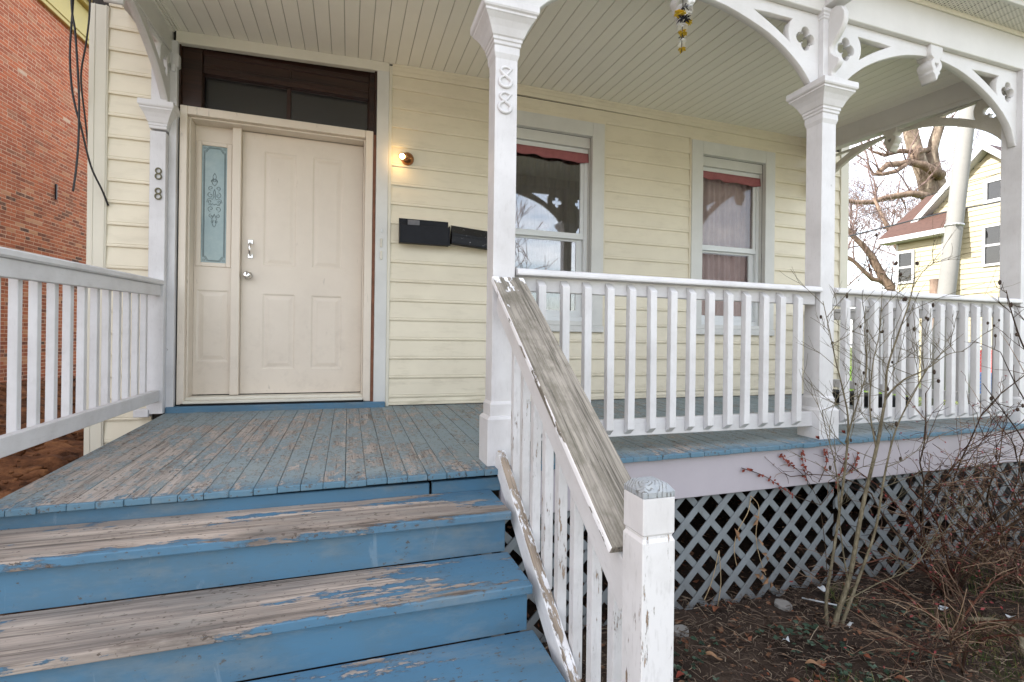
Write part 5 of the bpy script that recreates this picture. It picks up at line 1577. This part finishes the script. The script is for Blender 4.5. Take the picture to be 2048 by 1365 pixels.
rose((2.62, -2.72, -.94), 'small thorny rose bush nearest the camera', 44, 4, .5, .9, 20)
rose((4.55, -2.15, -.94), 'thorny rose bush below the right corner post', 45, 14, 1.35, .7)

# red creeper on the skirt board
random.seed(9)
cp = thing('creeper', 'creeper with rows of small rust red leaves on the lavender skirt board', 'vine', (2.45, -1.96, -.3))
vm = MB(); lm = 0
for P in ([(2.72, -1.955, -.42), (2.50, -1.957, -.34), (2.30, -1.956, -.22), (2.12, -1.957, -.155)], [(2.72, -1.955, -.42), (2.60, -1.957, -.25), (2.48, -1.957, -.16), (2.40, -1.957, -.10)],
          [(2.62, -1.957, -.30), (2.58, -1.957, -.18), (2.56, -1.957, -.09)], [(2.70, -1.957, -.28), (2.76, -1.957, -.17), (2.74, -1.957, -.09)], [(2.72, -1.955, -.45), (2.78, -1.94, -.7), (2.8, -1.94, -.93)], [(2.86, -1.957, -.3), (2.98, -1.957, -.2), (3.02, -1.957, -.12)], [(2.72, -1.955, -.42), (2.84, -1.957, -.3), (2.93, -1.957, -.12)]):
    sp = spline(P, 8)
    vm.tube(sp, .0022, 4, True, False)
    if P[-1][2] < -.9: continue
    for p in sp[len(sp) // 3:]:
        for q in range(2):
            if random.random() < .75:
                s = rnd(.008, .014)
                c = p + Vector((rnd(-.012, .012), rnd(-.008, -.003), rnd(-.012, .012)))
                u = Vector((rnd(-1, 1), rnd(-.5, .1), rnd(-1, 1))).normalized(); v = u.cross(Vector((0, -1, .2))).normalized()
                m = MB(); m.add([c - u * s, c + v * s * .7, c + u * s, c - v * s * .7], [(0, 1, 2, 3)]); m.build('leaf', 'redleaf', cp, fix=False)
vm.build('vine_stem', 'cane', cp, fix=False)
# dry vine with tan pods on the lattice
dv = thing('dry_vine', 'dead tan vine with curled leaves hanging on the left lattice panel', 'vine', (2.15, -1.93, -.4))
vm = MB()
for P in ([(2.22, -1.925, -.33), (2.19, -1.935, -.42), (2.12, -1.935, -.52), (2.10, -1.93, -.62), (2.12, -1.93, -.72)], [(2.22, -1.925, -.33), (2.27, -1.935, -.40), (2.25, -1.935, -.55), (2.28, -1.93, -.68), (2.33, -1.93, -.80)], [(2.0, -1.925, -.62), (1.95, -1.93, -.78), (1.90, -1.93, -.88)], [(2.0, -1.925, -.62), (2.01, -1.93, -.80), (1.99, -1.93, -.93)]):
    vm.tube(spline(P, 6), .0024, 4, True, False)
vm.build('vine_stem', 'drystalk', dv, fix=False)
for c in ((2.25, -.45), (2.24, -.48), (2.11, -.53), (2.12, -.56), (2.28, -.60), (2.31, -.67), (2.33, -.70), (2.30, -.76), (2.29, -.80), (2.32, -.83), (2.36, -.86), (2.26, -.79)):
    m = MB()
    cc = Vector((c[0], -1.938, c[1])); u = Vector((rnd(-1, 1), rnd(-.4, .1), rnd(-1, -.1))).normalized(); s = rnd(.018, .034); v = u.cross(Vector((0, -1, .1))).normalized()
    m.add([cc - u * s, cc + v * s * .45 + Vector((0, -.012, 0)), cc + u * s, cc - v * s * .45 + Vector((0, -.010, 0)), cc + Vector((0, .004, 0))], [(0, 1, 4), (1, 2, 4), (2, 3, 4), (3, 0, 4)], True)
    m.build('dry_leaf', 'tanleaf', dv, fix=False)

# ------------------------------------------------------------------ ground cover
random.seed(13)
def scatter(n, x0, x1, y0, y1, ok=lambda x, y: True):
    k = 0
    while k < n:
        x, y = rnd(x0, x1), rnd(y0, y1)
        if ok(x, y): k += 1; yield x, y
yard = lambda x, y: not (x < .75 and y > -3.2)
m = MB()
for x, y in scatter(9500, .3, 5.6, -3.6, -.4, yard):
    z = gz(x, y) + rnd(.0, .022); s = rnd(.006, .011) if random.random() < .6 else rnd(.011, .026)
    a = rnd(0, 6.28); u = Vector((math.cos(a), math.sin(a), rnd(-.5, .5))) * s; v = Vector((-math.sin(a), math.cos(a), rnd(-.6, .6))) * s * rnd(.35, .7)
    c = Vector((x, y, z)); up = Vector((0, 0, s * rnd(-.3, .6)))
    m.add([c - u, c + v + up, c + u, c - v + up * .4], [(0, 1, 2), (0, 2, 3)])
o = m.build('leaf_litter', 'leaves', fix=False); o['kind'] = 'stuff'; o['label'] = 'brown leaf litter on the soil in front of the lattice'
m = MB()
for x, y in scatter(10000, .6, 5.4, -3.5, -1.85, yard):
    z = gz(x, y) + rnd(.004, .035); a = rnd(0, 6.28); l = rnd(.02, .055) if random.random() < .8 else rnd(.06, .14)
    d = Vector((math.cos(a), math.sin(a), rnd(-.12, .2))) * l
    c = Vector((x, y, z))
    m.tube([c, c + d * .5 + Vector((rnd(-.01, .01), rnd(-.01, .01), rnd(0, .01))), c + d], rnd(.0008, .0022), 3, False, False)
o = m.build('dead_twigs', 'twigs', fix=False); o['kind'] = 'stuff'; o['label'] = 'dead twigs and straw scattered over the soil'
m = MB()
from mathutils import noise as nz
def grassy(x, y):
    n = nz.noise(Vector((x * 2.2, y * 2.2, 3)))
    e = (x - 2.35) * .35 + (-2.35 - y) * .55
    return yard(x, y) and n + e > .32
for x, y in scatter(14000, 1.2, 5.6, -3.6, -2.0, grassy):
    z = gz(x, y); h = rnd(.02, .07); a = rnd(0, 6.28)
    dx, dy = math.cos(a) * .0022, math.sin(a) * .0022
    tx, ty = rnd(-.03, .03), rnd(-.03, .03)
    m.add([(x - dx, y - dy, z), (x + dx, y + dy, z), (x + tx, y + ty, z + h)], [(0, 1, 2)])
o = m.build('grass', 'grass', fix=False); o['kind'] = 'stuff'; o['label'] = 'thin patchy lawn grass at the lower right'
m = MB()
for x, y in scatter(420, .9, 2.9, -3.3, -2.2, lambda x, y: yard(x, y) and nz.noise(Vector((x * 3, y * 3, 9))) > .02):
    z = gz(x, y) + rnd(.012, .04); s = rnd(.010, .022); a = rnd(0, 6.28)
    c = Vector((x, y, z))
    ring = [c + Vector((math.cos(a + b) * s * q, math.sin(a + b) * s * q, rnd(-.2, .3) * s)) for b, q in ((0, 1.2), (.8, .8), (1.6, 1), (2.6, .7), (3.14, .3), (3.7, .7), (4.7, 1), (5.5, .8))]
    m.add([c] + ring, [(0, 1 + i, 1 + (i + 1) % 8) for i in range(8)])
o = m.build('ground_ivy', 'ivy', fix=False); o['kind'] = 'stuff'; o['label'] = 'low green ground ivy on the soil'
m = MB()
for x, y in scatter(2600, -6.0, -1.35, -3.0, 8.5):
    z = gz(x, y); r = rnd(.012, .04) if random.random() < .9 else rnd(.05, .10)
    b0 = len(m.v); m.ball((x, y, z + r * .1), r, 7, 5, (1, rnd(.6, 1.1), rnd(.4, .7)))
    for i in range(b0, len(m.v)):
        v = Vector(m.v[i]); n_ = nz.noise(v * 9) * r * .9
        m.v[i] = (v.x + n_, v.y - n_ * .7, v.z + n_ * .6)
o = m.build('dirt_clods', 'ground', fix=False, origin=(0, 0, -.93)); o['kind'] = 'stuff'; o['label'] = 'clods of dug orange brown earth in the side yard'
def big_leaf(x, y, s, mat, label, ang):
    n = 7; vs = []; fs = []; s *= .75
    z0 = gz(x, y) + .025
    for i in range(n):
        t = i / (n - 1); wd = s * .42 * math.sin(math.pi * (t * .92 + .04)) ** .8
        for k in (-1, 0, 1):
            lx, ly = (t - .5) * 2 * s, k * wd
            vs.append((x + lx * math.cos(ang) - ly * math.sin(ang), y + lx * math.sin(ang) + ly * math.cos(ang), z0 + abs(k) * .35 * wd + .012 * math.sin(t * 5) + .3 * s * (t - .5) ** 2))
    for i in range(n - 1):
        for k in range(2): fs.append((i * 3 + k, i * 3 + k + 1, (i + 1) * 3 + k + 1, (i + 1) * 3 + k))
    m = MB(); m.add(vs, fs, True)
    tag(m.build('fallen_leaf', mat, fix=False), label, 'leaf', 'large fallen leaves on the soil')
for x, y, s, mt, lb, an in ((1.62, -2.33, .055, 'tanleaf', 'curled tan leaf near the lattice, left of the sapling', -.5), (1.92, -2.0, .06, 'orangeleaf', 'orange brown leaf lying below the lattice beside the flat stone', .6), (2.02, -2.52, .055, 'tanleaf', 'curled tan leaf on the ground below the sapling', -.5),
                            (1.40, -2.40, .05, 'redleaf', 'rust red leaf close to the newel post', .2), (1.85, -2.58, .055, 'orangeleaf', 'long orange leaf in the ivy at the lower edge', -.9), (2.25, -2.75, .05, 'orangeleaf', 'long orange leaf at the bottom edge under the rose', -.8), (2.62, -2.28, .035, 'redleaf', 'small red leaf just right of the sapling base', .3)):
    big_leaf(x, y, s, mt, lb, an)
def slabstone(x, y, r, label, sq=1):
    m = MB(); pl = [(x + r * math.cos(a) * rnd(.8, 1.1), y + r * sq * math.sin(a) * rnd(.8, 1.1)) for a in [k * .9 for k in range(7)]]
    z = gz(x, y)
    m.prism(pl, lambda p: (p[0], p[1], z - .01), lambda p: (p[0], p[1], z + .028 + .1 * (p[1] - y)))
    tag(m.build('stone', 'stone', None, .006, 2), label, 'stone', 'flat stones on the soil')
slabstone(2.33, -2.05, .055, 'flat grey stone on the soil below the lattice', .8)
slabstone(1.60, -2.12, .05, 'half buried grey stone near the newel post', .7)
def scrap(x, y, s, label, k):
    random.seed(k)
    m = MB(); z = gz(x, y) + .03; s *= .75
    n = 3; vs = [(x + (i - 1) * s * rnd(.7, 1.1), y + (j - 1) * s * .7 * rnd(.7, 1.1), z + rnd(-.012, .018)) for j in range(n) for i in range(n)]
    m.add(vs, [(j * n + i, j * n + i + 1, (j + 1) * n + i + 1, (j + 1) * n + i) for j in range(n - 1) for i in range(n - 1)])
    o = m.build('paper_scrap', 'litter', fix=False)
    tag(o, label, 'litter', 'white scraps of litter')
for x, y, s, lb, k in ((2.05, -2.33, .022, 'white plastic scrap on the soil left of the sapling foot', 1), (2.44, -2.36, .022, 'white plastic scrap at the foot of the sapling', 2), (2.66, -2.02, .03, 'white crumpled paper behind the sapling stems', 3), (3.2, -2.32, .03, 'white paper scrap under the red rose shoots', 4), (3.45, -2.5, .03, 'pale paper scrap among the right rose canes', 5), (1.55, -2.62, .03, 'pale plastic scrap at the bottom edge by the newel post', 6)):
    scrap(x, y, s, lb, k)
m = MB(); m.tube([(2.46, -2.06, gz(2.46, -2.06) + .03), (2.56, -2.2, gz(2.56, -2.2) + .03)], .005, 6)
tag(m.build('white_stick', 'litter'), 'thin white stick lying on the soil right of the flat stone', 'stick')
m = MB(); m.tube(spline([(3.05, -2.52, -.86), (3.14, -2.6, -.84), (3.15, -2.68, -.86), (3.02, -2.76, -.88), (2.92, -2.86, -.9), (2.84, -2.95, -.9)], 6), .010, 7)
tag(m.build('dead_branch', 'stem'), 'pale crooked dead branch lying at the lower right', 'branch')
# loose flakes and leaves on the deck
for x, y, lb in ((2.70, -1.945, 'small rust leaf on the deck edge at the foot of the second column'), (3.02, -1.86, 'small rust leaf on the deck beside the second column base')):
    big_leaf(x, y, .03, 'redleaf', lb, .4)
    o = COL.objects[-1]
    o.location.z = fz(x, y) + .022
    o['group'] = 'leaves blown onto the deck'

# ------------------------------------------------------------------ across the street, seen in the window panes
oh = thing('house', 'tan gabled house across the street, reflected in the right window', 'house', (26, -24, -.93))
MB().box(21.5, 31, -30, -24, -1, 4.6).build('wall', flat('tan_far_siding', (.50, .42, .34), .6, .08), oh)
m = MB(); m.add([(21.2, -23.7, 4.5), (31.3, -23.7, 4.5), (31.3, -27, 7.4), (21.2, -27, 7.4), (21.2, -30.3, 4.5), (31.3, -30.3, 4.5)], [(0, 1, 2, 3), (3, 2, 5, 4), (0, 3, 4), (1, 5, 2)]); m.build('roof', 'darkshingle', oh)
for xx in (23, 26, 29): MB().box(xx - .45, xx + .45, -24.02, -23.96, .8, 2.4).build('window', 'farglass', oh)
bare_tree((6.0, -17.5, -.95), 8, .14, 'bare street tree opposite the porch, reflected in the left window', 51, (0, 0), 9, kids=(2, 3), depth=3)
